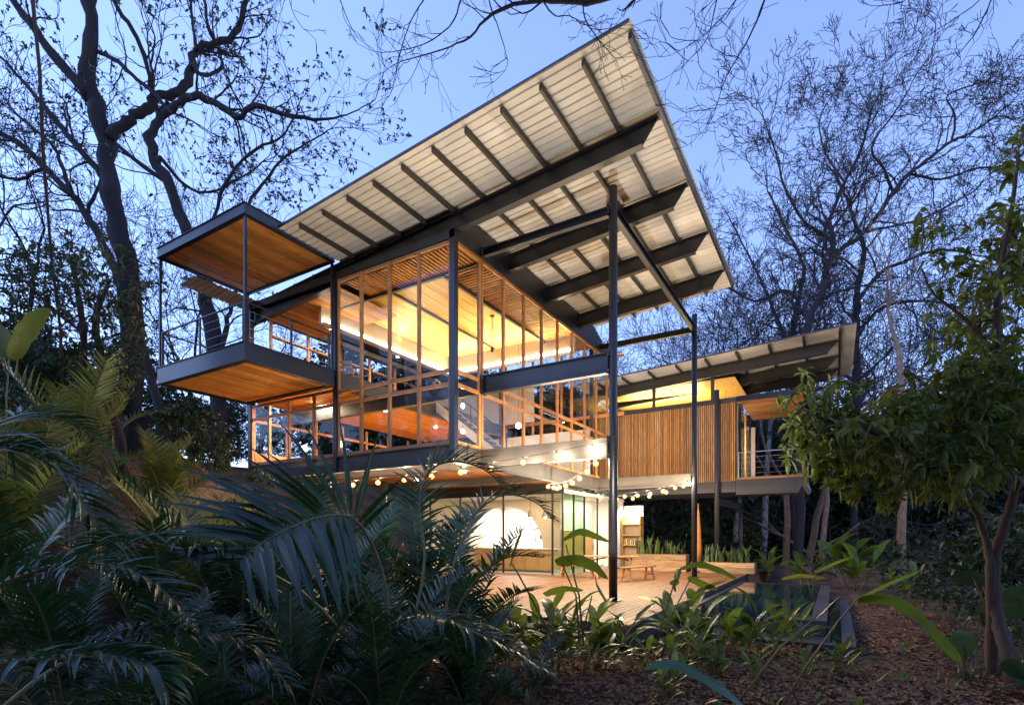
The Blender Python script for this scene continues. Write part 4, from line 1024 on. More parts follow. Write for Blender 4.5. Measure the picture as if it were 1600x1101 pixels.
limb_tree('bare_twin_tree', 'bare tree with twin stems rising through the wing roof line', 34.0, [
    [(1335,880,8),(1338,640,7.5),(1337,513,7),(1340,455,6),(1350,390,4.5),(1330,330,3.5),(1318,300,2.5)],
    [(1240,880,6),(1238,560,5.5),(1248,470,5),(1256,420,4),(1245,390,3),(1215,330,2.2)],
    [(1340,470,5),(1372,430,4),(1410,410,3),(1470,390,2.2),(1530,400,1.5)],
    [(1238,560,4),(1215,500,3.4),(1190,440,2.6),(1170,400,2),(1150,360,1.4)],
    [(1248,470,3.4),(1225,455,3),(1180,470,2.4),(1140,450,1.8)], [(1337,520,4),(1380,480,3),(1440,470,2.4),(1500,480,1.6)]],
    'bark', 37, per=18, tlen=1.6, twl=(1,5), dw=3.0, tw_r=.5, rk=.75, wg=.3, rm=.013)
# a tree standing behind the viewpoint whose boughs reach into the top of the view
limb_tree('overhanging_tree', 'bare boughs of a tree reaching over from above, with fine budded twigs', 7.5, [
    [(4200,1500,60,2.0),(3000,600,50,3.0),(1900,-300,34,5),(1300,-260,20,6.5),(1080,-60,10,7.2),(960,-6,6,7.5),(880,3,5,7.5),(840,1,4.4,7.5),(770,22,3.2,7.5),(735,58,2,7.5),(690,78,1.4,7.6),(630,95,1,7.7)],
    [(770,22,2),(763,-5,1.8),(755,-40,1.5)], [(770,22,1.6),(782,54,1.2),(792,90,.9)], [(850,5,2),(868,25,1.6),(890,25,1.2),(925,45,1)],
    [(960,-60,3),(915,-10,2.2),(914,30,1.8),(935,62,1.2)], [(735,-40,3),(718,5,2),(710,30,1.8),(690,52,1.5),(660,70,1.2),(620,80,1)],
    [(690,-30,2),(655,10,1.4),(632,60,1.2),(620,110,1)],
    [(1300,-260,6),(1230,-80,4),(1195,0,2.4),(1170,60,1.6),(1135,120,1.2),(1115,180,.7)], [(1140,-60,2.4),(1120,0,1.6),(1105,60,1.2),(1075,95,.8)], [(1200,-90,2),(1150,0,1.2),(1100,55,.9),(1062,80,.6)],
    [(1600,-260,5),(1560,-40,2),(1530,40,1.5),(1510,70,1.2),(1480,105,.7)], [(1560,-60,2),(1530,0,1.4),(1490,30,1),(1462,48,.7)], [(1440,-80,2),(1420,-5,1.2),(1385,8,.8)],
    [(560,-80,2.4),(530,-20,1.4),(535,10,1.1),(550,45,.7)], [(480,-80,2),(460,-20,1),(445,0,.8)]],
    'bark_d', 41, per=42, tlen=.34, rk=.7, rm=.0035, twl=(1,2), dw=.6, tw_r=.5, leafm='leaf_s', leaf_l=.018, leaf_n=2)
# hanging liana by the big trunk
tb = MB().tube([at(40,-60,10), at(51,0,10), at(62,110,10), at(68,253,10.2), at(74,320,10.4), at(80,400,10.6), at(95,520,10.8), tuple(gpos(100, 11))], [.035,.035,.03,.03,.026,.026,.026,.03], 6)
tag(tb.build('liana', M['bark_t'], None, True), 'thin reddish liana hanging straight down before the shade tree', 'vine')

# ------------------------------------------------------------------ leafy trees
def cloud_tree(name, label, w, limbs, clouds, bark, leafm, seed, L, n_leaf=6, dens=1.0, group=None, seg=2):
    r = random.Random(seed); q = []
    for lm in limbs:
        pts = [at(a[0], a[1], a[3] if len(a) > 3 else w) for a in lm]; rad = [a[2]*(a[3] if len(a) > 3 else w)/FPX for a in lm]
        gz = ground_z(pts[0].x, pts[0].y)
        if lm is limbs[0] or pts[0].z < gz + 2.2 and len(lm) > 4 and lm[0][1] > 680:
            pts.insert(0, Vector((pts[0].x, pts[0].y, min(gz-.2, pts[0].z-.05)))); rad.insert(0, rad[0]*1.25)
        sp, sr = [], []; n = len(pts)
        for i in range(n-1):
            p0 = pts[max(0,i-1)]; p1 = pts[i]; p2 = pts[i+1]; p3 = pts[min(n-1,i+2)]
            for k in range(5):
                t_ = k/5.0; c = .5*((2*p1)+(p2-p0)*t_+(2*p0-5*p1+4*p2-p3)*t_*t_+(3*p1-p0-3*p2+p3)*t_**3)
                rr = rad[i]*(1-t_)+rad[i+1]*t_; sp.append(c + rvec(r)*rr*.16); sr.append(rr*r.uniform(.86, 1.16))
        sp.append(pts[-1]); sr.append(rad[-1]); q.append((sp, sr))
    t = thing(name, label, 'tree', tuple(q[0][0][0]), group=group)
    tb = MB(); tubes(tb, q); tb.build('trunk', M[bark], t, True)
    nodes = [p for pts, _ in q for p in pts[1:]]
    lb = MB(); sb = MB()
    for (cx0, cy0, rx_, ry_, cw, cdw, cnt) in clouds:
        for _ in range(int(cnt*dens)):
            while True:
                u = rvec(r)*(r.random()**.42)
                if u.length <= 1: break
            p = at(cx0+u.x*rx_, cy0+u.y*ry_, cw+u.z*cdw)
            near = min(nodes, key=lambda a: (a-p).length_squared)
            d = (p-near).normalized()
            if r.random() < .5:
                mid = near.lerp(p, .55)+rvec(r)*.12; sb.tube([near.lerp(p, .2 + .3*r.random()), mid, p], [.011,.008,.004], 3, cap=False)
            rosette(lb, p, (d+Vector((0,0,.2))).normalized(), r, n_leaf, L, L*.2, .35, seg)
    tag(sb.build('branches', M[bark], t), kind='stuff'); tag(lb.build('crown', M[leafm], t), kind='stuff')
    return t
cloud_tree('leafy_tree', 'leafy broad crowned small tree with a forked tan trunk beside the path', 7.6,
    [[(1594,1110,12,6.8),(1577,1040,11,7.0),(1562,980,10,7.3),(1553,920,8.5,7.5),(1556,868,7.5,7.6),(1570,815,7),(1590,752,6),(1600,700,8),(1585,640,6),(1560,560,5),(1560,450,4),(1580,330,3),(1592,240,2)],
     [(1549,905,7,7.45),(1543,855,6),(1531,812,5),(1508,772,4.4),(1480,748,5),(1440,720,4),(1400,690,3.4),(1330,665,2.8),(1270,650,2)],
     [(1585,640,4),(1530,640,4),(1470,620,3),(1420,580,2)], [(1560,560,4),(1510,500,3),(1460,460,2),(1440,420,1.5)], [(1528,812,4),(1540,780,3),(1550,762,2)]],
    [(1450,665,170,80,7.8,1.4,340), (1310,690,90,66,8.0,.9,150), (1255,660,55,50,8.0,.8,50), (1530,580,95,90,7.8,1.2,190), (1575,420,55,130,8,1.0,110), (1510,470,60,70,8,.9,36), (1560,650,80,90,7.6,1.0,120), (1480,390,60,50,8,.8,16), (1590,270,45,70,8,.8,16), (1500,730,120,60,7.4,1.2,150), (1380,755,80,45,8.2,.8,60), (1290,600,60,40,8.2,.7,20), (1440,350,30,25,8,.6,7)],
    'bark_t', 'leaf_o', 51, .19, 6, dens=.78)
cloud_tree('evergreen_tree', 'dense dark evergreen on the bank before the big shade tree', 11.5,
    [[(125,700,7),(128,600,6),(130,520,5),(120,450,4),(110,400,3)], [(190,690,7),(168,620,6),(158,560,6),(150,500,5),(170,440,3)], [(130,520,3),(80,480,2.5),(40,440,2)], [(158,560,3),(200,530,2.5),(215,500,2)]],
    [(110,440,110,85,11.5,1.5,240), (30,440,70,80,11.8,1.2,90), (180,500,50,70,11.2,1.0,90), (60,560,100,60,12.0,1.4,120), (205,560,30,60,11.5,.8,30), (235,470,30,70,11.8,.8,22)],
    'bark_t', 'leaf_d', 57, .15, 6, seg=1)

# forest of leafy trees behind, shared crowns
def forest_mesh(seed, H, rx_, leafs, L, low=.25):
    r = random.Random(seed); out = []; tips = []
    grow(out, r, Vector((0,0,-.3)), Vector((r.uniform(-.1,.1), r.uniform(-.1,.1), 1)).normalized(), H*.016, H*.34, 3, wig=.12, trop=.08, fork=(2,3), ang=(.3,.8), side=1.2, tips=tips)
    tb = MB(); tubes(tb, out); lb = MB()
    for i in range(leafs):
        if r.random() < .55 and tips: c, d = r.choice(tips); p = c + rvec(r)*r.random()*H*.10
        else:
            a = r.uniform(0, 6.28); rr = rx_*math.sqrt(r.random()); z = H*(low+(1-low)*r.random()); k = math.sin(math.pi*min(1, max(0, (z/H-low)/(1-low)*.85+.12)))
            p = Vector((rr*math.cos(a)*k, rr*math.sin(a)*k, z)); d = Vector((math.cos(a), math.sin(a), .2))
        rosette(lb, p, d.normalized(), r, 4, L, L*.3, .3, 1)
    return tb.mesh('trunk', M['bark_d'], True), lb.mesh('crown', M['leaf_d'])
FOR = [forest_mesh(100+k, 11, 4.0, 900, .34) for k in range(4)]
SHR = [forest_mesh(140+k, 3.2, 1.7, 420, .20, .04) for k in range(4)]
fr_ = random.Random(77)
nf = 0
def near_note(px):
    return 'behind the wing' if px < 1200 else ('beyond the path' if px > 1330 else 'behind the brown trunks')
for i in range(92):
    px = 520 + 1140*(i % 46)/45 + fr_.uniform(-14, 14); w = (39 if i < 46 else 52) + fr_.uniform(-4, 5)
    p = gpos(px, w); k = fr_.randrange(4)
    lab = {0: 'dark leafy forest tree in the woodland behind the wing posts', 1: 'dark leafy forest tree in the woodland behind the brown trunks', 2: 'dark leafy forest tree in the woodland beyond the path'}[0 if px < 1190 else (1 if px < 1330 else 2)]
    t = thing('forest_tree', lab, 'tree', p, fr_.uniform(0,6.28), 'woodland ' + ('behind the wing' if px < 1190 else ('behind the brown trunks' if px < 1330 else 'beyond the path')))
    s = fr_.uniform(.62, .95); t.scale = (s*1.1, s*1.1, s); lput('trunk', FOR[k][0], t); lput('crown', FOR[k][1], t)
for i in range(26):
    px = -120 + 640*(i % 13)/12 + fr_.uniform(-14, 14); w = (27 if i < 13 else 36) + fr_.uniform(-3, 4)
    p = gpos(px, w); k = fr_.randrange(4)
    t = thing('forest_tree', 'low dark leafy tree in the woodland on the bank behind the balcony', 'tree', p, fr_.uniform(0,6.28), 'woodland on the bank')
    s = fr_.uniform(.30, .48) if px > 180 else fr_.uniform(.45, .7); t.scale = (s*1.3, s*1.3, s); lput('trunk', FOR[k][0], t); lput('crown', FOR[k][1], t)
for i in range(40):
    px = 960 + 700*i/39 + fr_.uniform(-8, 8); w = 42 + fr_.uniform(-6, 10); p = gpos(px, w); k = fr_.randrange(4); s = fr_.uniform(1.3, 2.0)
    t = thing('undergrowth_bush', 'dark rounded bush of the undergrowth at the foot of the woodland', 'bush', p, fr_.uniform(0,6.28), 'undergrowth of the woodland'); t.scale = (s*1.4, s*1.4, s); lput('stems', SHR[k][0], t); lput('foliage', SHR[k][1], t)
for px, w, s, lab in ((1330,24,.6,'small dark shrub where the path bends, by the brown trunks'), (1400,20,.55,'shrub with twiggy top left of the brown path trunk'), (1450,16,.5,'low shrub at the path edge before the leafy tree'), (1500,13,.55,'dense low shrub under the leafy tree crown'), (1560,15,.8,'tall shrub behind the forked tan trunk'), (1600,11,.8,'big leaved shrub right behind the forked trunk'), (1640,9,.7,'shrub at the outer side of the leafy tree'), (1520,20,.9,'dark shrub in the woodland edge behind the leafy tree'), (1380,30,1.0,'rounded dark shrub at the woodland edge past the pool'), (1290,34,1.0,'dark shrub between the two brown trunks'), (1170,30,.8,'dark shrub behind the low brick wall'), (1080,31,.9,'dark shrub behind the low planter'), (1020,30,1.0,'dark shrub behind the long planter'), (240,20,.55,'dry shrub at the foot of the big shade tree'), (300,23,.6,'shrub below the balcony on the bank'), (350,25,.5,'shrub beside the curving tree foot'), (190,17,.5,'shrub at the foot of the leaning stem'), (60,14,.6,'shrub under the banana leaf'), (300,13.5,.5,'low shrub on the bare slope below the balcony'), (340,14.5,.35,'low shrub beside the feathery palm on the slope'), (380,13,.28,'low shrub where the slope meets the house end'), (400,15,.3,'shrub close under the end of the lower glazing'), (270,15,.5,'shrub above the slope behind the feathery palms'), (430,11.5,.3,'shrub hidden behind the bright palm under the glazing'), (130,16,.6,'shrub behind the lit palm')):
    p = gpos(px, w); t = thing('shrub', lab, 'shrub', p, fr_.uniform(0,6.28), 'shrubs'); t.scale = (s*1.2, s*1.2, s); k = fr_.randrange(4); lput('stems', SHR[k][0], t); lput('foliage', SHR[k][1], t)
for i in range(16):                                   # the wood goes on behind and beside the viewpoint and shades the front garden
    a = R(216 + 162*i/15); d = 9.0 + 3.5*(i % 3); p = Vector((math.cos(a)*d, math.sin(a)*d, 0)); p.z = ground_z(p.x, p.y) - .1
    t = thing('forest_tree', 'leafy tree of the wood standing round the garden behind the viewpoint', 'tree', p, fr_.uniform(0,6.28), 'wood round the front garden')
    s = fr_.uniform(.95, 1.25); t.scale = (s*1.15, s*1.15, s); k = i % 4; lput('trunk', FOR[k][0], t); lput('crown', FOR[k][1], t)
# single trunks that stand out in the wood
for px0, px1, py1, w, rp, bark, lab in ((1410,1405,560,24,6,'bark_r','upright brown trunk standing on the path side of the woodland'), (1150,1160,600,34,4,'bark_p','thin pale leaning trunk behind the low planter'), (1190,1205,640,33,4.5,'bark_p','pale trunk leaning towards the brown trunk'), (1283,1300,620,30,4,'bark_r','thin dark trunk beside the leaning brown trunk')):
    p = gpos(px0, w); b = MB(); q = [p + (at(px1, py1, w+1)-p)*s + rvec(fr_)*.12*(0 < s < 1) for s in (0,.2,.4,.6,.8,1)]
    out = [(q, [rp*w/FPX*(1.15-.5*s) for s in (0,.2,.4,.6,.8,1)])]; rr_ = random.Random(int(px0)); grow(out, rr_, q[-1], Vector((0,0,1)), rp*w/FPX*.6, 2.5, 4)
    t = thing('young_tree', lab, 'tree', p); tb = MB(); tubes(tb, out[:1]); tb.build('trunk', M[bark], t, True); cb = MB(); tubes(cb, out[1:]); tag(cb.build('branches', M[bark], t), kind='stuff')
# ================================================================== palms
def frond_mesh(rach, Ll, n, W, seed, lift=.35, droop=.5, side_ang=.85, mat='palm', start=.12, up=Vector((0,0,1)), segs=5):
    """leaflets on both sides of a rachis given by points"""
    r = random.Random(seed); m = len(rach); b = MB()
    def pt(s):
        x = s*(m-1); i = min(m-2, int(x)); t = x-i
        p0 = rach[max(0,i-1)]; p1 = rach[i]; p2 = rach[i+1]; p3 = rach[min(m-1,i+2)]
        return .5*((2*p1)+(p2-p0)*t+(2*p0-5*p1+4*p2-p3)*t*t+(3*p1-p0-3*p2+p3)*t**3)
    for i in range(n):
        s = start + (1-start)*(i+.5)/n
        p = pt(s); tg = (pt(min(1, s+.01))-pt(max(0, s-.01))).normalized()
        sd_ = tg.cross(up)
        if sd_.length < .05: sd_ = tg.orthogonal()
        sd_.normalize(); nn = sd_.cross(tg)
        prof = min(1, (s-start)/(1-start)*4+.45)*(1-.55*max(0, (s-.55)/.45)**1.6)
        a = side_ang*(1-.45*s)
        for sg in (-1, 1):
            if r.random() < .05: continue
            L = Ll*prof*r.uniform(.80, 1.10); w = W*r.uniform(.85, 1.1)*min(1, prof+.2)
            d = (sd_*sg*math.sin(a+.25) + tg*math.cos(a+.25)*.9 + nn*(lift*r.uniform(.7,1.3))).normalized()
            d = (d + rvec(r)*.11).normalized(); side = d.cross(nn)
            if side.length < .05: side = d.orthogonal()
            side.normalize(); fn = side.cross(d)
            b0 = len(b.v); q = p.copy(); dd = d.copy(); dr = droop*(r.uniform(.6, 1.4) if r.random() > .08 else 2.6)
            for k in range(segs+1):
                u = k/segs; ww = w*(min(1, .35+u*3.5))*(1-u**2.2)+.0008
                # a shallow fold keeps the leaflet from lying flat
                b.v.append(tuple(q - side*ww + fn*ww*.45)); b.v.append(tuple(q)); b.v.append(tuple(q + side*ww + fn*ww*.45))
                dd = (dd - Vector((0,0,1))*dr*(.25+u*.9)/segs*1.6).normalized(); q = q + dd*(L/segs)
            for k in range(segs):
                e = b0+3*k; b.f.append((e, e+1, e+4, e+3)); b.f.append((e+1, e+2, e+5, e+4))
    rb = MB(); pts = [pt(k/16) for k in range(17)]; rb.tube(pts, [.016*(1-.8*k/16)+.003 for k in range(17)], 5)
    nb_ = len(b.f); b0 = len(b.v); b.v += rb.v; b.f += [tuple(b0+i for i in f) for f in rb.f]
    me = bpy.data.meshes.new('frond'); me.from_pydata(b.v, [], b.f); me.update(); me.materials.append(M[mat]); me.materials.append(M['rachis'])
    mi = [0]*nb_ + [1]*(len(b.f)-nb_); me.polygons.foreach_set('material_index', mi); me.polygons.foreach_set('use_smooth', [True]*len(b.f)); return me
def arch(L, el, curl, n=8):
    """a rachis that leaves the ground at elevation el and bends over, in the x-z plane"""
    pts = [Vector((0,0,0))]; a = el
    for i in range(n):
        pts.append(pts[-1] + Vector((math.cos(a), 0, math.sin(a)))*(L/n)); a -= curl/n*(.4+1.2*i/n)
    return pts
FR = [frond_mesh(arch(2.4, R(78), R(75)), .52, 36, .021, 1, start=.28), frond_mesh(arch(2.2, R(66), R(80)), .50, 34, .021, 2, start=.25), frond_mesh(arch(1.9, R(52), R(85)), .46, 32, .020, 3, start=.22), frond_mesh(arch(1.7, R(36), R(80)), .44, 30, .020, 4, start=.2), frond_mesh(arch(2.6, R(84), R(50)), .50, 36, .021, 5, start=.3)]
FR_LIT = [frond_mesh(arch(2.3, R(80), R(45)), .55, 36, .020, 6, mat='palm_lit', start=.22, droop=.2), frond_mesh(arch(2.0, R(62), R(70)), .5, 32, .020, 7, mat='palm_lit', start=.22, droop=.35)]
pr_ = random.Random(9)
def palm(px, w, s, label, n=11, group='palms of the front garden', yellow=False, dz=0.0):
    p = gpos(px, w); p.z += dz
    t = thing('palm', label, 'palm', p, pr_.uniform(0, 6.28), group); t.scale = (s,)*3
    for i in range(n):
        me = (FR_LIT if yellow else FR)[pr_.randrange(2 if yellow else 5)]
        sc = pr_.uniform(.8, 1.15); lput('frond', me, t, (pr_.uniform(-.08,.08), pr_.uniform(-.08,.08), 0), (pr_.uniform(-.1,.1), pr_.uniform(-.1,.1), i*2.4+pr_.uniform(-.3,.3)), (sc,)*3)
    for i in range(4):
        a = pr_.uniform(0, 6.28); lput('cane', CANE, t, (.08*math.cos(a), .08*math.sin(a), 0), (pr_.uniform(-.08,.08), pr_.uniform(-.08,.08), a))
    return t
CANE = MB().tube([(0,0,-.1), (.01,0,.25), (.0,.01,.55)], [.03,.028,.024], 7).mesh('cane', M['rachis'], True)
for px, w, s, n, y, lab in (
    (120, 10.5, 1.15, 12, True, 'feathery palm lit yellow green on the bank below the evergreen'),
    (30, 9.0, 1.2, 12, True, 'pale upright palm under the banana leaf'),
    (320, 9.5, 1.2, 15, True, 'bright spiky palm lit by the house below the balcony corner'),
    (215, 9.0, 1.0, 11, False, 'dark palm between the two lit palms'),
    (170, 12.0, .9, 12, True, 'palm lit yellow green at the foot of the evergreen stems'),
    (260, 11.5, .9, 12, True, 'feathery palm below the root of the big shade tree'),
    (350, 11.5, .9, 12, True, 'feathery palm lit from the glazing below the balcony edge'),
    (290, 10.0, .9, 12, False, 'green palm on the bank below the balcony soffit'),
    (60, 11.5, 1.0, 12, False, 'dark palm on the bank behind the pale upright palm'),
    (420, 9.6, 1.0, 13, True, 'bright palm against the lower left glazing'),
    (-40, 6.2, 1.1, 12, False, 'dark drooping palm at the outer edge of the garden'),
    (455, 8.2, 1.12, 14, False, 'dark palm close under the left end of the lower glazing'),
    (560, 8.6, 1.15, 14, False, 'palm under the glazed front before the first bulbs'),
    (650, 8.0, 1.1, 14, False, 'palm before the kitchen arch with bulbs shining through'),
    (730, 7.4, .80, 11, False, 'smaller palm at the arch side edge of the deck'),
    (500, 6.4, 1.0, 12, False, 'dark palm in the middle of the thicket'),
    (610, 5.6, .75, 12, False, 'dark palm low in the thicket before the deck'),
    (380, 6.6, 1.05, 12, False, 'dark palm behind the great drooping frond'),
    (250, 6.0, .80, 12, False, 'dark palm behind the curled frond'),
    (100, 5.2, .75, 12, False, 'dark low palm among sunken fronds by the garden edge'),
    (200, 4.4, .55, 12, False, 'small dark palm low in the shade of the thicket'),
    (340, 4.4, .55, 12, False, 'small dark palm under the great drooping frond'),
    (470, 4.5, .55, 12, False, 'small dark palm rooted beside the bright litter patch'),
    (600, 4.8, .55, 12, False, 'small dark palm nearest the litter covered bed'),
    (730, 5.4, .55, 12, False, 'small palm arching over the litter covered bed'),
    (820, 6.2, .55, 10, False, 'small palm beside the broad leaved plants at the deck edge')):
    palm(px, w, s, lab, n, yellow=y)
# one large palm close by, its fronds drawn one by one
big = thing('palm', 'large arching palm whose long blue grey fronds droop across the thicket', 'palm', tuple(gpos(600, 5.2)))
def fr_px(pts, Ll, n, W, seed, **k):
    return put('frond', frond_mesh([at(*q) for q in pts], Ll, n, W, seed, **k), big, None)
fr_px([(610,1010,5.0),(600,900,4.9),(560,815,4.7),(510,806,4.45),(455,824,4.2),(410,848,4.0),(375,878,3.85)], .98, 32, .034, 201, start=.30, droop=.38, lift=.18, side_ang=1.2, up=(Vector((0,0,.45))-FW*.9).normalized())
fr_px([(560,1020,5.0),(480,930,4.6),(380,880,4.2),(300,862,3.9),(220,846,3.7),(160,848,3.6),(112,885,3.5)], .46, 40, .022, 202, start=.25, droop=.8)
fr_px([(640,1040,5.4),(600,985,5.0),(659,962,4.7),(725,980,4.5),(790,1013,4.4),(856,1050,4.3)], .42, 40, .018, 203, start=.12, droop=1.0)
fr_px([(640,1000,5.6),(664,880,5.8),(655,790,6.0),(672,735,6.1),(712,720,6.2),(760,735,6.2),(790,765,6.2)], .50, 40, .017, 204, start=.2, droop=.35)
fr_px([(690,1000,6.0),(705,900,6.2),(720,850,6.4),(745,800,6.6),(790,772,6.7),(838,785,6.7),(860,810,6.7)], .52, 38, .018, 205, start=.2, droop=.35)
fr_px([(700,1010,5.6),(720,940,5.5),(760,890,5.4),(800,868,5.3),(850,870,5.2)], .36, 30, .014, 206, start=.2, droop=.5)
side_palm = thing('palm', 'near palm at the garden edge with broad shaded fronds hanging low', 'palm', tuple(gpos(-160, 3.6)))
def fr_px2(pts, Ll, n, W, seed, **k):
    return put('frond', frond_mesh([at(*q) for q in pts], Ll, n, W, seed, **k), side_palm, None)
fr_px2([(-160,1150,3.6),(-140,900,3.8),(-60,720,4.2),(20,700,4.5),(90,735,4.6),(140,800,4.6),(160,860,4.6)], .66, 38, .026, 211, start=.25, droop=.9)
fr_px2([(-160,1180,3.2),(-80,1070,3.1),(0,1035,3.0),(80,1028,2.9),(160,1025,2.9),(230,1040,2.9),(255,1075,2.9)], .42, 26, .028, 212, start=.2, droop=1.0)
fr_px2([(-160,1120,3.8),(-120,880,4.6),(-40,690,5.6),(40,650,6.2),(120,665,6.6),(190,720,6.8)], .62, 40, .024, 213, start=.25, droop=.6)
fr_px2([(-160,1180,3.6),(-60,960,3.8),(60,890,4.0),(150,880,4.0),(240,910,4.0),(310,980,3.9)], .48, 34, .022, 214, start=.2, droop=.6)
fr_px2([(-100,1200,3.4),(60,1060,3.6),(180,1000,3.8),(290,985,3.9),(390,1010,3.9),(450,1070,3.9)], .45, 34, .021, 215, start=.2, droop=.8)

# ================================================================== broad leaved plants
def blade_mesh(L, W, droop, seed, mat, torn=False, n=9, pet=.12):
    """a lance shaped leaf from the origin along +x: stalk, midrib fold, soft waves"""
    r = random.Random(seed); b = MB(); x = z = 0.0; a = .25; ph = r.uniform(0, 6)
    cen = []
    for i in range(n+1):
        cen.append((x, z)); x += L/n*math.cos(a); z += L/n*math.sin(a); a -= droop/n*(.5+i/n)
    for i, (x, z) in enumerate(cen):
        s = i/n; ss = max(0, (s-pet)/(1-pet)); w = W*(math.sin(math.pi*min(1, ss**.8))**.75 if ss > 0 else 0)+.004
        if i == n: w = .002
        wv = .10*w*math.sin(ph+i*1.7)
        b.v += [(x, -w, z+w*.28+wv), (x, -w*.5, z+w*.20), (x, 0, z), (x, w*.5, z+w*.20), (x, w, z+w*.28-wv)]
    for i in range(n):
        for k in range(4):
            e = 5*i+k; b.f.append((e, e+1, e+6, e+5))
    return b.mesh('leaf', M[mat], True)
BL = [blade_mesh(.62, .075, .7, 1, 'broad'), blade_mesh(.54, .07, .3, 2, 'broad'), blade_mesh(.70, .078, 1.2, 3, 'broad'), blade_mesh(.48, .07, .5, 4, 'broad'), blade_mesh(.66, .062, .9, 5, 'broad')]
pl_ = random.Random(19)
STM = MB().tube([(0,0,-.05), (.02,0,.3), (.05,.01,.6), (.10,.0,.9)], [.013,.012,.010,.007], 6).mesh('stem', M['stem'], True)
def ginger(p, s, label, stems=3, lv=6, group='gingers of the litter bed'):
    t = thing('ginger_plant', label, 'plant', p, pl_.uniform(0,6.28), group); t.scale = (s,)*3
    for k in range(stems):
        az = pl_.uniform(0, 6.28); tilt = pl_.uniform(.05, .45); q = Quaternion((-math.sin(az), math.cos(az), 0), tilt) @ Quaternion((0,0,1), az)
        off = Vector((.07*math.cos(az), .07*math.sin(az), 0)); hs_ = pl_.uniform(.6, 1.1)
        st_ = lput('stem', STM, t, off); st_.rotation_mode = 'QUATERNION'; st_.rotation_quaternion = q; st_.scale = (1,1,hs_)
        for i in range(lv):
            u = .3 + .7*(i+pl_.random()*.5)/lv; h = .9*u*hs_; bp_ = off + q @ Vector((.10*u*u, 0, h))
            lz = az + (math.pi if i % 2 else 0) + pl_.uniform(-.9, .9)
            e = lput('leaf', pl_.choice(BL), t, bp_); e.rotation_mode = 'QUATERNION'
            e.rotation_quaternion = Quaternion((0,0,1), lz) @ Quaternion((0,1,0), -pl_.uniform(.1, .9)*(.6+.6*u)); sc = pl_.uniform(.7, 1.15); e.scale = (sc,)*3
    return t
for px, w, s, st_, lab in (
    (1075, 8.6, 1.15, 4, 'leafy ginger by the deck edge below the pool corner'), (1105, 8.0, 1.1, 4, 'bright ginger with a tall upright leaf before the pool wall'), (1150, 8.3, 1.05, 3, 'ginger in front of the dark pool front'), (1195, 8.5, .95, 3, 'ginger before the trough coping'), (1240, 9.0, .8, 3, 'ginger at the corner of the overflow trough'),
    (1120, 7.0, .6, 3, 'low ginger sprouting from the litter before the pool'), (1060, 7.2, .65, 3, 'low ginger among litter near the deck corner'), (1000, 7.6, .65, 3, 'pale leaved ginger under the deck spotlight'), (940, 7.6, .9, 4, 'ginger against the front edge of the deck'), (900, 7.4, 1.0, 4, 'tall ginger before the round post foot'), (860, 7.6, 1.1, 4, 'tall ginger hiding the deck front by the palms'), (830, 8.0, 1.0, 3, 'ginger with lit yellow leaves before the sliding glass'), (780, 7.4, .9, 3, 'ginger among the palms before the kitchen'),
    (1180, 6.6, .55, 2, 'single small ginger standing in the litter'), (1250, 7.0, .5, 2, 'small ginger in the litter beside the path'), (1300, 7.6, .6, 3, 'ginger at the outer end of the overflow trough'), (1040, 6.2, .5, 3, 'small ginger low in the litter bed'),
    (1255, 19.0, 1.5, 4, 'tall ginger clump past the head of the pool'), (1195, 21.0, 1.3, 3, 'drooping ginger clump beside the brick wall'), (1335, 18.0, 2.0, 5, 'tall yellowing ginger clump beside the path bend'), (1400, 15.0, 1.2, 3, 'loose ginger clump at the far side of the path'), (1300, 22.0, 1.2, 3, 'ginger clump under the brown trunks')):
    ginger(gpos(px, w), s, lab, st_, 7)
for i in range(26):
    w = pl_.uniform(5.4, 9.5); px = pl_.uniform(980, 1480); p = gpos(px, w)
    if -2.9 < p.x < .4 and p.y > 10.0: continue
    ginger(p, pl_.uniform(.22, .40), 'small seedling with a few narrow leaves sprouting from the leaf litter', 1, 5, 'seedlings in the litter')
# large single leaves on long stalks, placed as they stand
def big_leaf_plant(label, foot, leaves, cat='plant', name='heliconia', mat='broad'):
    t = thing(name, label, cat, foot, group='large leaved heliconias')
    for stalk, spine, wpx in leaves:
        if stalk:
            q = [at(*a) for a in stalk]; MB().tube(q, [.014-.006*i/(len(q)-1) for i in range(len(q))], 6).build('stalk', M['stem'], t, True)
        c = [at(*a) for a in spine]; n = 12; m = len(c); b = MB(); ph = pl_.uniform(0, 6)
        def pt(s):
            x = s*(m-1); i = min(m-2, int(x)); u = x-i; p0 = c[max(0,i-1)]; p1 = c[i]; p2 = c[i+1]; p3 = c[min(m-1,i+2)]
            return .5*((2*p1)+(p2-p0)*u+(2*p0-5*p1+4*p2-p3)*u*u+(3*p1-p0-3*p2+p3)*u**3)
        for i in range(n+1):
            s = i/n; p = pt(s); tg = (pt(min(1,s+.02))-pt(max(0,s-.02))).normalized(); sd_ = tg.cross(Vector((0,0,1)))
            if sd_.length < .05: sd_ = tg.orthogonal()
            sd_.normalize(); sd_ = (sd_*.75 + Vector((0,0,.55))).normalized(); sd_ = (sd_ - tg*sd_.dot(tg)).normalized(); nn = sd_.cross(tg)
            w = wpx*spine[0][2]/FPX*(math.sin(math.pi*min(1, (.04+.96*s)**.75))**.6)+.003; w *= 1+.10*math.sin(ph+i*2.1)
            b.v += [tuple(p-sd_*w-nn*w*.2), tuple(p-sd_*w*.5-nn*w*.14), tuple(p), tuple(p+sd_*w*.5-nn*w*.14), tuple(p+sd_*w-nn*w*.2)]
        for i in range(n):
            for k in range(4): e = 5*i+k; b.f.append((e, e+1, e+6, e+5))
        b.build('leaf', M[mat], t, True)
    return t
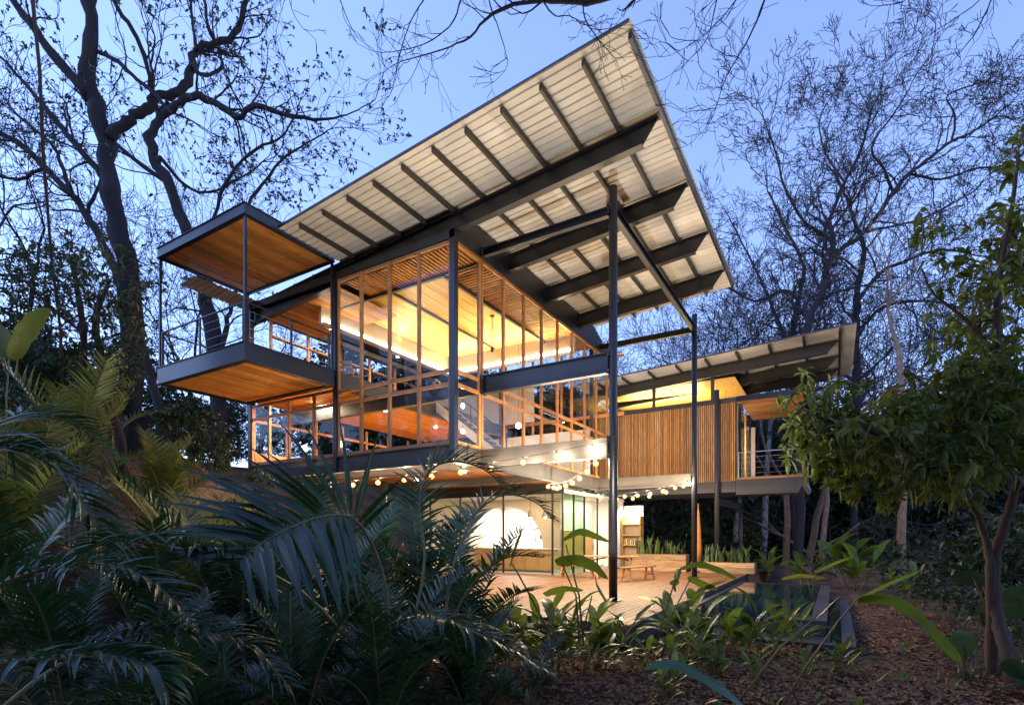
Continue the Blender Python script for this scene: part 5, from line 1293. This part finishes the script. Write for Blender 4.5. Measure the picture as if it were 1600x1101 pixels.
big_leaf_plant('heliconia with two long leaves parting over the path from one dark stalk', tuple(gpos(1215, 5.8)), [
    ([(1215,1115,5.8),(1260,1040,5.6),(1310,970,5.4),(1340,935,5.3)], [(1335,938,5.3),(1375,915,5.3),(1410,900,5.4),(1437,892,5.5)], 17),
    (None, [(1340,935,5.3),(1385,932,5.2),(1430,955,5.1),(1470,995,5.0),(1502,1036,5.0)], 17),
    ([(1150,1100,5.9),(1220,1010,5.8),(1278,960,5.8)], [(1275,965,5.8),(1295,945,5.8),(1312,930,5.8)], 9)])
big_leaf_plant('heliconia with a broken banded leaf arching over the deck corner', tuple(gpos(1015, 7.6)), [
    ([(1018,1040,7.6),(1035,970,7.4),(1055,905,7.2),(1064,886,7.2)], [(1062,888,7.2),(1090,880,7.2),(1125,890,7.2),(1153,905,7.2)], 8),
    (None, [(1060,888,7.2),(1055,905,7.2),(1056,925,7.2)], 9),
    ([(1030,1040,7.6),(1050,960,7.4),(1078,905,7.3)], [(1076,900,7.3),(1100,912,7.3),(1122,920,7.3)], 9), (None, [(1080,935,7.3),(1105,915,7.3),(1135,906,7.3)], 8)], mat='broad')
big_leaf_plant('heliconia with a wide dark leaf lying low over the litter', tuple(gpos(1180, 4.6)), [
    ([(1190,1130,4.5),(1165,1105,4.5)], [(1165,1105,4.5),(1130,1075,4.5),(1085,1048,4.5),(1045,1035,4.5),(1005,1045,4.5)], 13)], mat='broad_d')
big_leaf_plant('heliconia with flat leaves spread before the round post', tuple(gpos(905, 7.0)), [
    ([(912,1010,7.0),(905,930,7.0),(884,850,7.0)], [(880,842,7.0),(905,829,7.0),(930,836,7.0),(952,846,7.0)], 9),
    ([(905,1000,7.0),(900,930,7.0),(878,880,7.0)], [(868,878,7.0),(900,872,6.9),(930,884,6.9),(950,905,6.9)], 15),
    ([(910,990,7.0),(925,930,7.0)], [(948,938,6.9),(935,915,6.9),(930,900,6.9)], 8), ([(870,1000,6.8),(852,950,6.8)], [(850,928,6.8),(880,918,6.7),(912,922,6.7)], 9),
    ([(860,990,7.2),(812,900,7.2),(800,880,7.2)], [(795,885,7.2),(805,850,7.2),(815,828,7.2)], 10)])
big_leaf_plant('young heliconia with a single rolled leaf by the path', tuple(gpos(1365, 5.6)), [([(1360,1110,5.6),(1366,1066,5.6)], [(1366,1066,5.6),(1392,1046,5.6),(1425,1029,5.6)], 9)])
big_leaf_plant('heliconia with one long flat leaf beside the head of the pool', tuple(gpos(1270, 14)), [([(1268,935,14),(1262,905,14)], [(1222,903,14),(1250,898,14),(1292,903,14)], 6), ([(1268,935,14),(1275,890,14)], [(1275,892,14),(1300,880,14),(1335,868,14)], 7)])
# banana leaf on the bank
big_leaf_plant('torn yellow lit banana leaf standing up before the dark evergreen', tuple(gpos(10, 8.5)), [([(10,760,8.5),(10,620,8.5),(15,560,8.5)], [(18,560,8.5),(38,520,8.5),(58,495,8.5),(78,482,8.5)], 14), (None, [(15,560,8.5),(5,530,8.5),(-15,505,8.5),(-30,500,8.5)], 20)], name='banana_plant', mat='palm_lit')
# elephant ears under the leafy tree
def ear_mesh():
    b = MB(); n = 18; b.v.append((0,0,0))
    for i in range(n):
        a = 2*math.pi*i/n; rr = .5*(1-.35*math.cos(a))*(1-.35*math.exp(-((abs(a-math.pi))*2.2)**2)) if True else .5
        b.v.append((-rr*math.cos(a)*.9+.12, rr*math.sin(a)*.78, .06*math.cos(2*a)))
    for i in range(n): b.f.append((0, 1+i, 1+(i+1) % n))
    return b.mesh('leaf', M['broad_d'], True)
EAR = ear_mesh()
for (fx, w, lab, lvs) in ((1560, 8.6, 'elephant ear plant with broad heart leaves behind the forked trunk', ((1520,900,8.4,.8,.5,1.2), (1590,930,7.6,.9,.8,2.2), (1535,910,8.9,.6,.3,.3))), (1510, 7.2, 'elephant ear with one drooping heart leaf beside the litter path', ((1502,995,7.0,.55,1.3,2.6), (1480,1005,7.4,.3,.9,.8))), (1600, 6.6, 'elephant ear at the foot of the leafy tree trunk', ((1590,1040,6.4,.5,.9,1.0), (1605,1060,6.2,.5,.7,3.0)))):
    p = gpos(fx, w); t = thing('elephant_ear', lab, 'plant', tuple(p))
    for (a_, b_2, ww, s, tl, az) in lvs:
        q = at(a_, b_2, ww); MB().tube([p, p.lerp(q, .5)+Vector((0,0,.12)), q], [.018,.014,.008], 6).build('stalk', M['stem'], t, True)
        e = put('leaf', EAR, t, q); e.rotation_euler = (tl*.3, tl, az); e.scale = (s,)*3
# red flowers on the bank shrub
t = thing('flowering_bush', 'bush with a few crimson flowers at the foot of the evergreen', 'bush', tuple(gpos(130, 15)))
fl_ = random.Random(4); b = MB(); fb = MB()
for k in range(160): rosette(b, at(fl_.uniform(90,175), fl_.uniform(585,680), 15+fl_.uniform(-.6,.6)), Vector((0,0,1)), fl_, 4, .16, .05, .3, 1)
for px, py in ((108,610),(148,606),(118,618),(155,622),(112,604)): rosette(fb, at(px, py, 14.3), Vector((0,0,1)), fl_, 12, .13, .06, .1, 1)
b.build('foliage', M['leaf_d'], t); fb.build('flowers', M['flower'], t); MB().tube([gpos(130,15), at(130,640,15)], .03, 5).build('stem', M['bark_d'], t)
# ================================================================== litter and ground cover
lr = random.Random(66); b = MB(); cnt = 0
while cnt < 26000:
    w = 4.2 + 12*lr.random()**1.5; px = lr.uniform(560, 1680); p = gat(px, w)
    if p.x > -2.95 or p.y < 8.4:
        if -2.85 < p.x < .35 and p.y > 10.15: continue
        z = ground_z(p.x, p.y) + .008; a = lr.uniform(0, 6.28); L_ = lr.uniform(.035, .12); d = Vector((math.cos(a), math.sin(a), lr.uniform(-.25,.35))); s_ = Vector((-d.y, d.x, lr.uniform(-.4,.4))); q = Vector((p.x, p.y, z+lr.uniform(0,.02))); e = len(b.v)
        b.v += [tuple(q), tuple(q+d*L_*.5+s_*L_*.28+Vector((0,0,L_*.2))), tuple(q+d*L_), tuple(q+d*L_*.5-s_*L_*.28+Vector((0,0,L_*.15)))]; b.f += [(e,e+1,e+2), (e,e+2,e+3)]; cnt += 1
lit = b.build('leaf_litter', M['litter']); tag(lit, 'fallen brown leaves strewn over the soil', 'leaf litter', kind='stuff')
b = MB()
for _ in range(2600):
    w = 7 + 16*lr.random(); px = lr.uniform(1350, 1650); p = gat(px, w)
    if p.x < 1.2: continue
    if abs(px - (1400 - (w-12)*6)) < 60 and lr.random() < .9: continue
    z = ground_z(p.x, p.y); blade(b, (p.x, p.y, z), lr.uniform(.08,.3), .008, lr.uniform(.05,.2), lr.uniform(0,6.28))
gc = b.build('grass', M['broad_d']); tag(gc, 'thin grassy ground cover beside the path', 'grass', kind='stuff')
